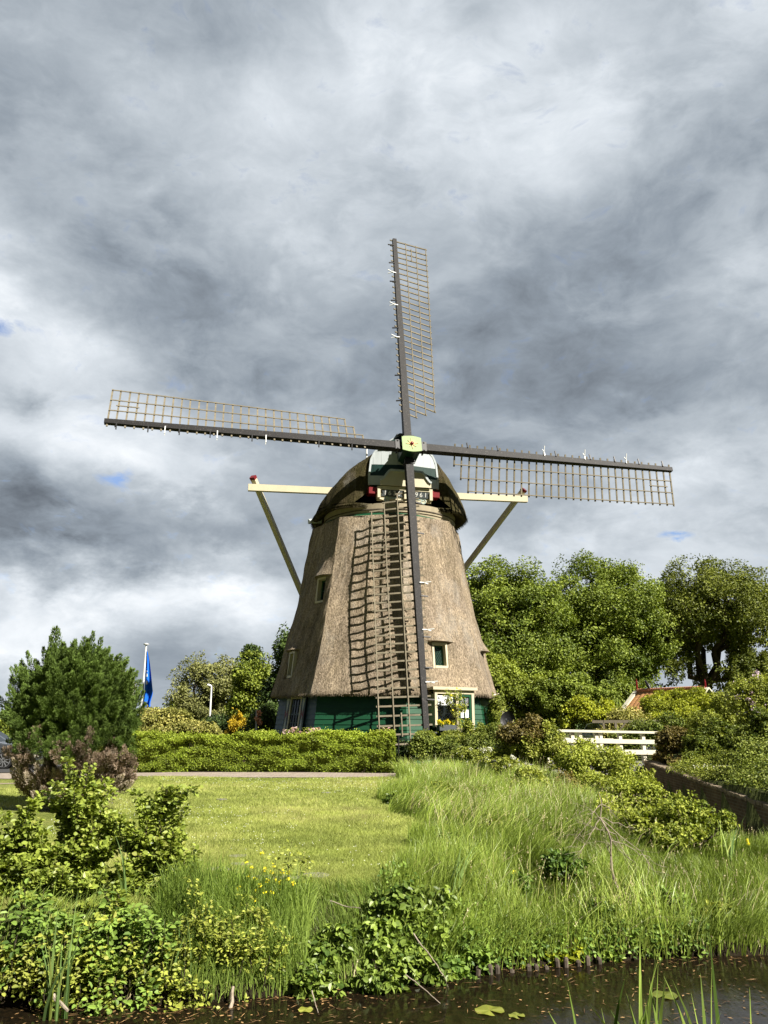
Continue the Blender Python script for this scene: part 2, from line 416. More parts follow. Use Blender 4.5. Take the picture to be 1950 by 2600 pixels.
# loose straw ends along the eave
rs = np.random.default_rng(5); n = 9000
ph = rs.uniform(-math.pi, math.pi, n); dr = rs.uniform(-.18, .03, n)
p0 = pol(ph, prof(2.95) * octf(ph) / .955 + dr, np.full(n, 3.0)); dn = pol(ph, prof(2.95) * octf(ph) / .955 + dr + rs.uniform(0, .05, n), 2.93 - rs.uniform(0, .6, n) ** 2 * .28)
tg = np.stack([np.cos(ph), np.sin(ph), 0 * ph], -1) * .011
mb.add(np.stack([p0 - tg, p0 + tg, dn + tg * .4, dn - tg * .4], 1), np.arange(4 * n).reshape(-1, 4))
mb.build('thatched_tower', 'thatch', mill, smooth=False)

# windows set into the thatch
def facet_frame(phi):
    o = np.array([math.sin(phi), -math.cos(phi), 0]); t = np.array([math.cos(phi), math.sin(phi), 0]); return o, t
for i, (ph, z0, z1, w) in enumerate(WINS[:3]):
    o, t = facet_frame(ph); rb = float(prof(z0) * octf(np.array(ph)) / .955); zc = .5 * (z0 + z1); h = (z1 - z0) / 2
    c = MC + o * (rb - .17); c[2] = zc; zo, oo = zv, o
    zv_, o_ = unit(zv - o * .10), unit(o + zv * .10)
    zv, o = zv_, o_
    f = MB()
    for sx in (-1, 1): f.box(c + t * sx * (w / 2 - .05) - o * .17, t * .05, o * .21, zv * h)
    f.box(c - zv * (h - .05) - o * .10, t * (w / 2 - .10), o * .16, zv * .05); f.box(c + zv * (h - .05) - o * .17, t * (w / 2 - .10), o * .21, zv * .05)
    wn = f.build('window', 'cream', mill)
    g = MB(); g.box(c - o * .22, t * (w / 2 - .1), o * .012, zv * (h - .1)); g.build('pane', 'glass', wn)
    s = MB(); q = c - o * .20
    for sx in (-1, 1): s.box(q + t * sx * (w / 2 - .135), t * .035, o * .025, zv * (h - .1))
    s.box(q + zv * (h - .135), t * (w / 2 - .17), o * .025, zv * .035); s.box(q - zv * (h - .135), t * (w / 2 - .17), o * .025, zv * .035)
    if i == 2:                                        # leaded lozenges
        for k in range(-6, 7):
            for sgn in (-1, 1):
                a0 = np.array([-(w / 2 - .17), k * .16 - sgn * .3]); a1 = np.array([w / 2 - .17, k * .16 + sgn * .3])
                zl = h - .17; tt = np.linspace(0, 1, 60); P = a0 + (a1 - a0) * tt[:, None]; P = P[np.abs(P[:, 1]) < zl]
                if len(P) > 3: s.bar(q + t * P[0][0] + zv * P[0][1], q + t * P[-1][0] + zv * P[-1][1], .012, .012, up=o)
    else: s.box(q, t * (w / 2 - .17), o * .02, zv * .016)
    s.build('sash', 'green', wn)
    zv, o = zo, oo

# boarded base: eight walls of lapped boards
BZ0, BZ1, BR0, BR1 = 0.0, 3.02, 5.38, 4.98
def base_r(z): return BR0 + (BR1 - BR0) * (z - BZ0) / (BZ1 - BZ0)
for k in range(8):
    pc = PHI0 + k * R(45); pa, pb = pc - R(22.5), pc + R(22.5); mbk = MB(); nb = 14
    for j in range(nb):
        za = BZ0 + (BZ1 - BZ0) * j / nb; zb = BZ0 + (BZ1 - BZ0) * (j + 1) / nb
        o, t = facet_frame(pc); dlt = .028
        P = [pol(np.array(q), base_r(zq) + e, np.array(zq)) for q, zq, e in ((pa, za, dlt), (pb, za, dlt), (pb, zb, 0), (pa, zb, 0))]
        P2 = [pol(np.array(q), base_r(za) - .0, np.array(za)) for q in (pa, pb)]
        mbk.add(np.array(P + P2), [[0, 1, 2, 3], [4, 5, 1, 0]])
    mbk.build('boarded_wall', 'green' if k != 7 else 'green_shade', mill)
# small paned window with painted shutters and a flower box on the left wall
ph = R(-57); o, t = facet_frame(ph); o = unit(o + zv * .13)
zz_ = np.cross(o, -t); zz_ = zz_ if zz_[2] > 0 else -zz_
c = pol(np.array(ph), base_r(2.1) * math.cos(R(22.5)) / math.cos(R(2)) + .05, np.array(2.15))
w, h = .50, .72
f = MB()
for sx in (-1, 1): f.box(c + t * sx * w, t * .055, o * .08, zz_ * (h + .06))
for sz in (-1, 1): f.box(c + zz_ * sz * h, t * (w - .056), o * .078, zz_ * .055)
wn = f.build('window', 'cream', mill)
g = MB(); g.box(c + o * .02, t * (w - .05), o * .01, zz_ * (h - .05)); g.build('pane', 'glass', wn)
s = MB()
for k in (-1, 0, 1): s.box(c + t * k * w * .5 + o * .045, t * .018, o * .012, zz_ * (h - .06))
for k in (-.5, 0, .5): s.box(c + zz_ * k * h * 1.0 + o * .045, t * (w - .06), o * .010, zz_ * (.035 if k == 0 else .016))
s.build('glazing_bar', 'deepgreen', wn)
for sx in (-1, 1):
    cs = c + t * sx * (w + .26) + o * .06
    sh = MB(); sh.box(cs, t * .19, o * .022, zz_ * (h + .03)); so_ = sh.build('shutter', 'deepgreen', mill)
    d = MB(); q = cs + o * .0235
    for sg in (-1, 1):
        d.prism([q + t * -.13 + zz_ * sg * .68, q + t * .13 + zz_ * sg * .68, q + zz_ * sg * .0], o * .004)
    d.build('hourglass', 'white', so_)
    d = MB()
    for sg in (-1, 1):
        d.prism([q + t * sg * .13 + zz_ * .22, q + t * sg * .13 - zz_ * .22, q + t * sg * .012], o * .005)
    d.build('triangle', 'red', so_)
fb = MB(); q = c - zz_ * (h + .22) + o * .22; fb.box(q, t * .55, o * .12, zz_ * .11); fbo = fb.build('flower_box', 'slate', mill)

# bay with window and door on the right wall
ph = R(32); o, t = facet_frame(ph)
rb = base_r(2.0) * math.cos(R(22.5)) / math.cos(R(4))
c0 = MC + o * rb
BW = 1.02; OUT = .62
f = MB()
def bx(u0, u1, v0, v1, z0, z1, m=f):
    m.box(c0 + t * (u0 + u1) / 2 + o * (v0 + v1) / 2 + zv * (z0 + z1) / 2, t * (u1 - u0) / 2, o * (v1 - v0) / 2, zv * (z1 - z0) / 2)
bx(-1.18, 1.12, -.3, OUT + .12, 3.12, 3.24); 
bx(-BW, BW, OUT - .10, OUT, 2.96, 3.12)
for u in (-BW, .07, BW - .13): bx(u, u + .13, OUT - .10, OUT + .003 * (u == .07), (0.2 if u > .0 else 1.72), 2.957)
bx(-BW - .03, .068, OUT - .15, OUT + .03, 1.62, 1.717)
bx(-BW, -BW + .06, -.3, OUT - .103, 1.72, 2.957); bx(BW - .06, BW, -.3, OUT - .103, .2, 2.957)
bay = f.build('window_bay', 'cream', mill)
g = MB(); bx(-BW + .135, .065, OUT - .09, OUT - .075, 1.72, 2.95, g); bx(.21, BW - .14, OUT - .09, OUT - .075, 1.95, 2.95, g); g.build('pane', 'glass', bay)
k = MB()
for u0, u1 in ((.21, BW - .14),): 
    bx(u0, u0 + .10, OUT - .073, OUT - .02, 1.72, 2.95, k); bx(u1 - .10, u1, OUT - .073, OUT - .02, 1.72, 2.95, k)
    bx(u0 + .1, u1 - .1, OUT - .073, OUT - .022, 2.85, 2.95, k); bx(u0 + .1, u1 - .1, OUT - .073, OUT - .022, 1.72, 1.92, k)
    bx((u0 + u1) / 2 - .018, (u0 + u1) / 2 + .018, OUT - .073, OUT - .04, 1.92, 2.85, k); bx(u0 + .1, u1 - .1, OUT - .073, OUT - .042, 2.36, 2.39, k)
bx(.205, BW - .135, OUT - .073, OUT - .025, .2, 1.715, k)
k.build('sash', 'green', bay)
k = MB()
bx(.27, BW - .22, OUT - .078, OUT - .0745, 2.0, 2.34, k); bx(.27, BW - .22, OUT - .0785, OUT - .075, 2.48, 2.86, k); bx(-BW + .16, -.05, OUT - .0745, OUT - .0742, 2.5, 2.9, k)
M['curtain'] = mat_paint('white net curtain', (.72, .74, .78), .12, 14, .8, .1, dirt_amt=.2)
k.build('curtain', 'curtain', bay)
k = MB()
for u in (.27, BW - .25): bx(u, u + .05, OUT - .024, OUT - .004, .3, 1.62, k)
bx(.32, BW - .25, OUT - .024, OUT - .006, 1.55, 1.62, k)
k.build('door_moulding', 'cream', bay)

# ring and green band under the cap
ring = MB(); a = np.linspace(0, 2 * math.pi, 97)[:-1]
def crp(a_, r, z): return np.stack(np.broadcast_arrays(CC[0] + r * np.cos(a_), CC[1] + r * np.sin(a_), z), -1)
ring.grid(np.stack([crp(a, r, np.array(z)) for r, z in ((3.06, 11.04), (3.18, 11.04), (3.20, 11.20), (3.24, 11.20), (3.26, 11.60), (3.0, 11.62))], 1), closed_u=True)
M['curb'] = mat_paint('shade darkened cream curb', (.34, .29, .20), .15, 4, .7, .2, dirt_amt=.5); ring.build('curb_ring', 'curb', mill, fix=True)  # cream made darker here to stand for the brim's shade
ring = MB(); ring.grid(np.stack([pol(a, r, np.array(z)) for r, z in ((3.10, 11.16), (3.24, 11.14), (3.36, 10.98), (3.1, 10.95))], 1), closed_u=True)
ring.build('green_band', 'green', mill, fix=True)
ring = MB(); ring.grid(np.stack([crp(a, r, np.array(z)) for r, z in ((3.205, 11.30), (3.28, 11.30), (3.28, 11.34), (3.205, 11.34))], 1), closed_u=True); ring.build('curb_moulding', 'oldwood', mill)

# thatched cap: cross-sections along the windshaft
def cap_w(v): return np.where(v < 0, 3.76 * np.maximum(1 - (np.abs(v) / 4.1) ** 3.0, 0) ** .5, 3.76 * np.maximum(1 - (np.maximum(v, 0) / 3.35) ** 2.7, 0) ** .55)
def cap_h(v): return np.where(v < 0, 2.82 * np.maximum(1 - (np.maximum(-v, 0) / 4.1) ** 2.4, 0) ** .6, 2.82 + .22 * np.maximum(v, 0) / 2.7)
def cap_z(u, v):
    q = np.clip(np.abs(u) / np.maximum(cap_w(v), .01), 0, 1); k = np.clip(v / 2.7, 0, 1)
    return 11.64 + cap_h(v) * (1 - q ** (1.15 + 1.25 * k)) ** (.78 - .16 * k)
def capP(u, v, z): return CC + np.asarray(u)[..., None] * rv + np.asarray(v)[..., None] * nh + np.asarray(z)[..., None] * zv
vs_ = np.r_[-4.095, -4.05, -3.95, -3.8, np.linspace(-3.6, 2.72, 54)]; qs = np.sin(np.linspace(-1, 1, 81) * math.pi / 2)
VV, QQ = np.meshgrid(vs_, qs, indexing='ij'); UU = QQ * cap_w(VV); ZC = cap_z(UU, VV)
bulge = vnoise(UU * 2.2, VV * 2.2, 11, .045) + vnoise(UU * 6, VV * 6, 12, .028) + vnoise(UU * 17, VV * 17, 13, .012)
capm = MB(); capm.grid(capP(UU, VV, ZC + bulge))
# thick brim: drooping edge and underside
edge = np.concatenate([capP(UU[:, 0], VV[:, 0], ZC[:, 0]), capP(UU[-1, 1:-1], VV[-1, 1:-1], np.full(79, 11.64)), capP(UU[:, -1], VV[:, -1], ZC[:, -1])[::-1]])
ctr = CC + zv * 0
def inset(P, d, z):
    w = P - ctr; w[:, 2] = 0; l = np.linalg.norm(w, axis=1)[:, None]; Q = ctr + w * (1 - d / l); Q[:, 2] = z; return Q
br = [edge, inset(edge, -.02, 11.56), inset(edge, .05, 11.46), inset(edge, .18, 11.45), inset(edge, .50, 11.62)]
capm.grid(np.stack(br, 1), closed_u=True)
front = capP(UU[-1], VV[-1], ZC[-1])
capm.add(np.r_[front, [front.mean(0)]], [[[i, i + 1, 81]] for i in range(80)] and np.array([[i, i + 1, 81] for i in range(80)]))
n = 5000; ii = rs.integers(0, len(edge), n); jj = (ii + 1) % len(edge); f_ = rs.random(n)[:, None]; pe_ = edge[ii] * (1 - f_) + edge[jj] * f_
dd = pe_ - CC; dd[:, 2] = 0; dd = unit(dd); pe_ = pe_ - zv * rs.uniform(.0, .16, n)[:, None] - dd * .02; tp = pe_ + dd * rs.uniform(.02, .13, n)[:, None] - zv * rs.uniform(.0, .14, n)[:, None]
tg = np.cross(dd, zv) * .012; capm.add(np.stack([pe_ - tg, pe_ + tg, tp + tg * .3, tp - tg * .3], 1), np.arange(4 * n).reshape(-1, 4))
capm.build('thatched_cap', 'thatch_cap', mill)
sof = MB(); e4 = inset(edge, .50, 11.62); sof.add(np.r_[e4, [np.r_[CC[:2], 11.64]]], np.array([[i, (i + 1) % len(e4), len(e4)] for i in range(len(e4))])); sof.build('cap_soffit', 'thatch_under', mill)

# boarded front of the cap: two panels that meet at a blunt angle
UE = lambda z: np.interp(z, [12.0, 12.55, 13.0, 13.75, 14.1, 14.4, 14.7, 14.92], [1.58, 1.66, 1.66, 1.58, 1.42, 1.12, .66, .30])
def gp(u, z, off=0.0): return CC + u * rv + (3.14 - .18 * abs(u) + off) * nh + z * zv
def panel(z0, z1, s, off, n=14, nb=9, lo=None):
    """vertical boards of one half between heights z0 and z1"""
    m = MB()
    for j in range(nb):
        ua, ub = s * 1.66 * j / nb, s * 1.66 * (j + 1) / nb
        o_ = off + .006 * (j % 2)
        zs_ = np.linspace(z0 if lo is None else lo, z1, n); A, B = [], []
        for z in zs_:
            e = float(UE(z)); A.append((min(abs(ua), e) * s, z)); B.append((min(abs(ub), e) * s, z))
        P = np.array([[gp(u, z, o_) for u, z in A], [gp(u, z, o_) for u, z in B]])
        if s > 0: P = P[::-1]
        m.grid(P)
    return m
for s in (-1, 1):
    panel(13.50, 14.30, s, .02).build('gable_panel', 'white', mill, fix=False)
    panel(12.95, 13.503, s, .012).build('gable_band', 'deepgreen', mill)
    panel(12.50, 12.953, s, .02).build('gable_foot', 'white', mill)
    tr = MB(); zs_ = np.linspace(12.5, 14.92, 30)
    for z0, z1 in zip(zs_[:-1], zs_[1:]):
        tr.bar(gp(s * float(UE(z0)), z0, .0), gp(s * float(UE(z1)), z1, .0), .09, .10, up=nh)
    tr.build('gable_trim', 'white', mill)
m = MB()
for j in range(5):
    z0, z1 = 14.25 + j * .134, 14.25 + (j + 1) * .134
    for s in (-1, 1):
        P = [gp(0, z0, .10), gp(s * (float(UE(z0)) - .03), z0, .10), gp(s * (float(UE(z1)) - .03), z1, .05), gp(0, z1, .05)]
        m.add(P, [[0, 1, 2, 3]]); m.add([P[0], P[1], P[1] - nh * .06, P[0] - nh * .06], [[0, 1, 2, 3]])
m.build('lapped_boards', 'deepgreen', mill)
m = MB(); m.box(CC + nh * 2.9 + zv * 14.95, rv * .42, nh * .36, zv * .03); m.box(CC + nh * 2.9 + zv * 15.015, rv * .28, nh * .3, zv * .03); m.build('ridge_board', 'slate', mill)
m = MB(); bk = capP(np.array([0.]), np.array([2.6]), np.array([14.2]))[0]
zs_ = np.linspace(12.5, 14.88, 24); m.grid(np.array([[gp(s * (float(UE(z)) - .02), z, -.10) for z in zs_] for s in (-1, -.5, 0, .5, 1)])); m.build('gable_backing', 'deepgreen', mill)

# ornamental board below: cream ogee board, slate plates with the years, red ends, scrolls
def ogee(u): 
    a = abs(u); return 13.12 if a < .72 else (13.12 - .50 * (1 - math.cos((min(a, 1.22) - .72) / .5 * math.pi)) / 2)
us = np.linspace(-1.22, 1.22, 41)
m = MB(); m.prism([CC + u * rv + 3.22 * nh + ogee(u) * zv for u in us] + [CC + 1.22 * rv + 3.22 * nh + 12.42 * zv, CC - 1.22 * rv + 3.22 * nh + 12.42 * zv], nh * .06)
beard = m.build('ornamental_board', 'cream', mill, fix=True)
m = MB()
for u0, u1 in zip(us[:-1], us[1:]): m.bar(CC + u0 * rv + 3.30 * nh + (ogee(u0) + .03) * zv, CC + u1 * rv + 3.30 * nh + (ogee(u1) + .03) * zv, .09, .12, up=nh)
m.build('moulding', 'white', beard)
m = MB(); m.box(CC + 2.95 * nh + 12.33 * zv, rv * 1.2, nh * .20, zv * .08); m.box(CC + 2.86 * nh + 12.05 * zv, rv * 1.3, nh * .06, zv * .28)
for u in (-1.25, 0.02, 1.25): m.box(CC + u * rv + 2.98 * nh + 12.12 * zv, rv * .07, nh * .17, zv * .27)
m.build('board_back', 'cream', mill)
pv = unit(nh + zv * -.25); pz = np.cross(rv, pv); pz = pz if pz[2] > 0 else -pz
for u, txt in ((-.62, '1636'), (.66, '1961')):
    q = CC + u * rv + 3.06 * nh + 12.10 * zv
    w2, h2 = .52, .15
    poly = [(-w2, -h2), (w2, -h2), (w2 - .05, -.07), (w2 - .08, 0), (w2 - .05, .07), (w2, h2), (-w2, h2), (-w2 + .05, .07), (-w2 + .08, 0), (-w2 + .05, -.07)]
    m = MB(); m.prism([q + rv * a_ + pz * b_ for a_, b_ in poly], pv * .03); pl = m.build('year_plate', 'slate', mill, fix=True)
    for k, ch in enumerate(txt):
        cu = bpy.data.curves.new('numeral', 'FONT'); cu.body = ch; cu.size = .30; cu.align_x = 'CENTER'; cu.align_y = 'CENTER'; cu.extrude = .004
        tmp = bpy.data.objects.new('tmp', cu); COL.objects.link(tmp)
        dg = bpy.context.evaluated_depsgraph_get(); me = bpy.data.meshes.new_from_object(tmp.evaluated_get(dg)); bpy.data.objects.remove(tmp)
        mt = Matrix((rv, pz, pv)).transposed().to_4x4(); mt.translation = Vector(q + rv * (k - 1.5) * .22 + pv * .036 - MC); me.transform(mt); me.name = 'numeral'
        me.materials.clear(); me.materials.append(M['ink']); no = bpy.data.objects.new('numeral', me); COL.objects.link(no); no.parent = pl
for s in (-1, 1):
    m = MB(); q = CC + s * 1.50 * rv + 2.72 * nh + 12.20 * zv; m.box(q, rv * .20, nh * .30, zv * .15); m.build('red_beam_end', 'red', mill)
    m = MB()
    for u0 in (.66 if s > 0 else -.62,):
        th = np.linspace(0, 2.3 * math.pi, 40); rr = .13 * (1 - th / (2.7 * math.pi)) + .02
        q0 = CC + (u0 + s * .22) * rv + 3.0 * nh + 11.80 * zv
        sp = q0 + rr[:, None] * (np.cos(th + 1.6)[:, None] * -s * rv + np.sin(th + 1.6)[:, None] * zv)
        m.tube(sp, .03, 6)
        tail = np.array([sp[0] + k * s * .42 * rv + (.06 + .12 * k * k) * zv * (1 if k else 0) for k in np.linspace(0, 1, 8)]); m.tube(tail, np.linspace(.035, .03, 8), 6)
        tail = np.array([sp[0] - k * s * .55 * rv - (.07 * math.sin(k * 3.1)) * zv for k in np.linspace(0, 1, 8)]); m.tube(tail, np.linspace(.035, .03, 8), 6)
    m.build('scroll', 'scroll', mill)
m = MB(); us = np.linspace(-1.3, 1.3, 31); m.prism([CC + u * rv + 2.95 * nh + (11.95) * zv for u in us] + [CC + u * rv + 2.95 * nh + (11.72 + .10 * abs(math.sin(u * 3.6))) * zv for u in us[::-1]], nh * .05); m.build('scalloped_board', 'cream', mill, fix=True)

# windshaft head with a red star
m = MB(); hb = HUB
xs = np.linspace(-1, 1, 13)
top = [(x * .43, .33 + .07 * math.cos(x * math.pi / 2) - .04 * math.cos(x * 1.5 * math.pi) * 0) for x in xs]
poly = top + [(x, -y) for x, y in top[::-1]]
m.prism([hb + rv * a_ * .97 + uu * b_ - nn * .55 for a_, b_ in poly], nn * 1.05); hd = m.build('windshaft_head', 'deepgreen', mill, fix=True)
m = MB(); m.prism([hb + rv * a_ * 1.06 + uu * b_ * 1.04 + nn * .502 for a_, b_ in poly], nn * .05); m.build('face_plate', 'palegreen', hd, fix=True)
m = MB()
for k in range(8):
    a_ = k * math.pi / 4 + .1; L_ = .30 if k % 2 == 0 else .25
    d1 = rv * math.cos(a_) + uu * math.sin(a_); d2 = -rv * math.sin(a_) + uu * math.cos(a_); q = hb + nn * .5535
    m.prism([q + d2 * .045, q - d2 * .045, q + d1 * L_], nn * .02)
m.build('star', 'gold', hd, fix=True)
m = MB(); m.tube([hb + nn * .55, hb + nn * .63, hb + nn * .66], [.085, .075, .03], 10); m.build('boss', 'red', hd, fix=True)
m = MB(); m.tube([hb - nn * .5, hb - nn * 2.4], .34, 12); m.build('windshaft', 'deepgreen', mill)

# four sails
L = 12.9 * SC; S0, S1, NB = 2.15, L - .12, 31
def make_sail(ang, off, cleats):
    d = math.cos(ang) * uu + math.sin(ang) * rv                # outwards along the stock
    t = math.cos(ang + math.pi / 2) * uu + math.sin(ang + math.pi / 2) * rv   # trailing side (clockwise)
    h0 = HUB + nn * off
    m = MB(); st = np.linspace(.30, L, 12)
    for s0, s1 in zip(st[:-1], st[1:]):
        f0, f1 = s0 / L, s1 / L
        m.bar(h0 + d * s0, h0 + d * s1, .36 - .15 * f0, .36 - .16 * f0, up=nn, w1=.36 - .15 * f1, h1=.36 - .16 * f1)
    sail = m.build('sail', 'tar', mill)
    lat = MB(); ss = np.linspace(S0, S1, NB); pts = []
    rs_ = np.random.default_rng(int((ang + 9) * 100))
    for i, s in enumerate(ss):
        f = (s - S0) / (S1 - S0); al = R(24 - 15 * f); e = t * math.cos(al) - nn * math.sin(al)
        b0 = h0 + d * s + d * rs_.normal() * .008; wl = {0: .66, 1: 1.27}.get(i, 1.86)
        lat.bar(b0 - e * (.36 - .1 * f), b0 + e * (wl + .06), .043, .07, up=d)
        pts.append((b0, e))
    for tt, i0 in ((.64, 0), (1.25, 1), (1.84, 2)):
        P = [b0 + e * tt + nn * .05 for b0, e in pts[i0:]]
        for p0, p1 in zip(P[:-1], P[1:]): lat.bar(p0, p1 + (p1 - p0) * .02, .045, .03, up=nn)
    P = [b0 + e * .95 + nn * .05 for b0, e in pts[-4:-1]]; lat.bar(P[0] - d * .1, P[-1] + d * .1, .045, .03, up=nn)
    lat.build('lattice', 'lath', sail)
    for k, (s, kind) in enumerate(cleats):
        f = s / L; b0 = h0 + d * s; m = MB(); hw = (.36 - .16 * f) / 2
        if kind == 'b': m.bar(b0 - t * (hw + .30) + nn * .1, b0 - t * (hw - .02) + nn * (hw + .02), .05, .05, up=d)
        elif kind == 'w':
            m.bar(b0 - t * (hw + .42) + nn * .30, b0 - t * (hw + .12) + nn * .16, .035, .035, up=d); m.bar(b0 - t * (hw + .12) + nn * .16, b0 - t * (hw - .05) + nn * (hw + .02), .045, .045, up=d)
            m.bar(b0 - t * (hw + .12) + nn * .16, b0 - t * (hw + .36) + nn * .04, .032, .032, up=d)
        m.build('cleat', 'black' if kind == 'b' else 'metalwhite', sail)
    m = MB(); m.box(h0 + d * .62 + nn * .19, d * .12, t * .24, nn * .02); m.box(h0 + d * .62 - t * .2, d * .03, t * .03, nn * .25); m.box(h0 + d * .62 + t * .2, d * .03, t * .03, nn * .25); m.build('clamp', 'black', sail)
TH = R(.5)
cl = [(S0 + .6, 'b'), (S0 + 2.1, 'b'), (6.6, 'w'), (7.2, 'b'), (8.7, 'w'), (9.0, 'b'), (10.3, 'b'), (10.9, 'w'), (11.6, 'b'), (12.9, 'b')]
make_sail(TH, -.17, cl); make_sail(TH + math.pi, -.17, cl)
make_sail(TH + math.pi / 2, .20, cl); make_sail(TH - math.pi / 2, .20, cl)

# tail beam, braces and tail pole behind
pl_, pr_ = at(630, 1238, 39.4 - .2266 * 6.9), at(1338, 1268, 39.4 + .2266 * 6.9)
m = MB(); m.bar(pl_, pr_, .24, .33); m.build('cross_beam', 'cream', mill)
foot = at(896, 1816, 48.2)
for pe, top_px in ((pl_, (643, 1205)), (pr_, (1331, 1247))):
    e = pe + (pr_ - pe) * .035 if pe is pl_ else pe + (pl_ - pe) * .035
    e = e - nh * .28
    d = unit(e - foot); m = MB(); m.bar(foot, e + d * .62, .24, .22); b = m.build('brace', 'cream', mill)
    m = MB(); m.bar(e + d * .605, e + d * .75, .27, .25); m.build('brace_cap', 'red', b)
m = MB(); m.bar(CC - nh * 3.2 + zv * 12.6, foot - zv * .8 - nh * .6, .34, .34); m.build('tail_pole', 'cream', mill)
m = MB(); q = at(931, 1172, 38.2); m.tube([q, q + zv * 1.1], .045, 8); m.tube([q + zv * 1.1, q + zv * 1.16], .07, 8); m.build('vent_pipe', 'metalwhite', mill)
q = at(786, 1322, 39.0); m = MB(); m.tube([q + rv * .6, q + rv * .2, q - zv * .03, q - zv * .16 - rv * .02], [.11, .13, .13, .06], 8); m.build('beam_end', 'white', mill)
# ------------------------------------------------------------------ ground, water, path
WZ = -.70
def sst(x): x = np.clip(x, 0, 1); return x * x * (3 - 2 * x)
def y_edge(x): return np.interp(x, [-30, -4, -1.4, 0.1, 2.2, 4, 9, 30], [7.6, 8.0, 8.2, 8.85, 9.5, 9.75, 10.1, 11])
def x_wall(y): return np.interp(y, [10, 27, 60], [6.75, 8.6, 12])
def fbm2(x, y, seed, octs=4, f=1.0):
    o = 0; r = np.random.default_rng(seed)
    for k in range(octs):
        for j in range(5):
            d = r.normal(size=2) * f * 2 ** k; o = o + np.sin(x * d[0] + y * d[1] + r.random() * 6.28) * .5 ** k * .45
    return o
def height(x, y):
    x = np.asarray(x, float); y = np.asarray(y, float)
    e = y_edge(x)
    h = -1.25 + .68 * sst((y - e + .12) / .2) + .57 * sst((y - e - .05) / (.85 + 5.2 * sst((x - 1.0) / 2.2)))
    h = np.where(y < 6, np.maximum(h, -1.25 + 1.3 * sst((3.6 - y) / 1.6)), h)
    w = x_wall(y); s = x - w
    ditch = sst((y - 12) / 6) * sst((60 - y) / 20) * sst((x - (w - 3.6)) / 1.2) * (s < 0)
    h = h - .75 * ditch * (y > 9)
    h = h + .42 * (s >= 0) * sst((y - 9.5) / 3) * sst((90 - y) / 40)
    h = h + .03 * fbm2(x, y, 21, 3, .35) * sst((y - e - .5) / 1.5)
    return h
ys = np.r_[-60, -20, -6, np.arange(0, 40, .2), np.arange(40, 90, 2), 100, 140, 200, 320, 520, 900]
xs = np.r_[-700, -300, -140, -80, -50, np.arange(-34, -12, 1.), np.arange(-12, 14, .2), np.arange(14, 36, 1.), 50, 80, 140, 300, 700]
XX, YY = np.meshgrid(xs, ys, indexing='ij')
def mat_soil():
    m, nt, out = nodes('soil and rough grass')
    a = noise(nt, 2.2, 6, .7); b = noise(nt, 22, 5, .7)
    c = ramp(nt, a, [(.3, (.045, .055, .018)), (.5, (.085, .10, .03)), (.7, (.13, .145, .05))])
    c = mixc(nt, c, ramp(nt, b, [(.3, (.5,) * 3), (.7, (1.2,) * 3)]), 1.0, 'MULTIPLY')
    tc = nt.nodes.new('ShaderNodeTexCoord'); sp_ = nt.nodes.new('ShaderNodeSeparateXYZ'); nt.links.new(tc.outputs['Object'], sp_.inputs[0])
    wet = nt.nodes.new('ShaderNodeMapRange'); wet.inputs[1].default_value = -.12; wet.inputs[2].default_value = -.38; nt.links.new(sp_.outputs[2], wet.inputs[0])
    c = mixc(nt, c, (.022, .017, .010), wet.outputs[0])
    princ(nt, out, c, .95, .1, bump(nt, b, .8, .05)); return m
M['soil'] = mat_soil()
g = MB(); g.grid(np.stack([XX, YY, height(XX, YY)], -1)); tag(g.build('ground', 'soil', smooth=True), kind='structure')

def mat_lawn():
    m, nt, out = nodes('lawn')
    a = noise(nt, .55, 5, .65); b = noise(nt, 34, 5, .75); c3 = noise(nt, 4.5, 4, .7)
    c = ramp(nt, a, [(.3, (.16, .19, .04)), (.5, (.215, .24, .06)), (.7, (.26, .27, .08))])
    c = mixc(nt, c, ramp(nt, c3, [(.3, (.80, .86, .8)), (.7, (1.15, 1.1, 1.1))]), 1.0, 'MULTIPLY')
    c = mixc(nt, c, ramp(nt, b, [(.32, (.45, .5, .4)), (.6, (1.15,) * 3)]), 1.0, 'MULTIPLY')
    princ(nt, out, c, .9, .12, bump(nt, b, 1.0, .04)); return m
M['lawn'] = mat_lawn()
def x_right(y): return .25 + .30 * np.sin(y * .55) + .2 * np.sin(y * 1.7 + 1) + np.interp(y, [9, 12, 20, 29], [.25, .1, .05, .35])
yy = np.linspace(8.3, 28.35, 130); uu_ = np.linspace(0, 1, 140) ** .6
LX = -36 + uu_[:, None] * (x_right(yy)[None] + 36); LY = np.broadcast_to(yy, LX.shape)
keep = LY
g = MB(); g.grid(np.stack([LX, np.maximum(LY, y_edge(LX) + .75), height(LX, np.maximum(LY, y_edge(LX) + .75)) + .012], -1)); tag(g.build('lawn', 'lawn', smooth=True), kind='structure')

def mat_brickpath():
    m, nt, out = nodes('path bricks')
    tc = nt.nodes.new('ShaderNodeTexCoord'); b = nt.nodes.new('ShaderNodeTexBrick'); nt.links.new(tc.outputs['Object'], b.inputs[0])
    b.inputs['Scale'].default_value = 1; b.inputs['Brick Width'].default_value = .3; b.inputs['Row Height'].default_value = .3; b.inputs['Mortar Size'].default_value = .01
    b.inputs['Color1'].default_value = (.30, .26, .225, 1); b.inputs['Color2'].default_value = (.36, .31, .27, 1); b.inputs['Mortar'].default_value = (.2, .18, .13, 1)
    n = noise(nt, 3, 5, .7)
    c = mixc(nt, b.outputs[0], ramp(nt, n, [(.3, (.75, .72, .68)), (.7, (1.1, 1.08, 1.05))]), 1.0, 'MULTIPLY')
    princ(nt, out, c, .9, .15); return m
M['paving'] = mat_brickpath()
px_ = np.linspace(-30, 1.0, 60)
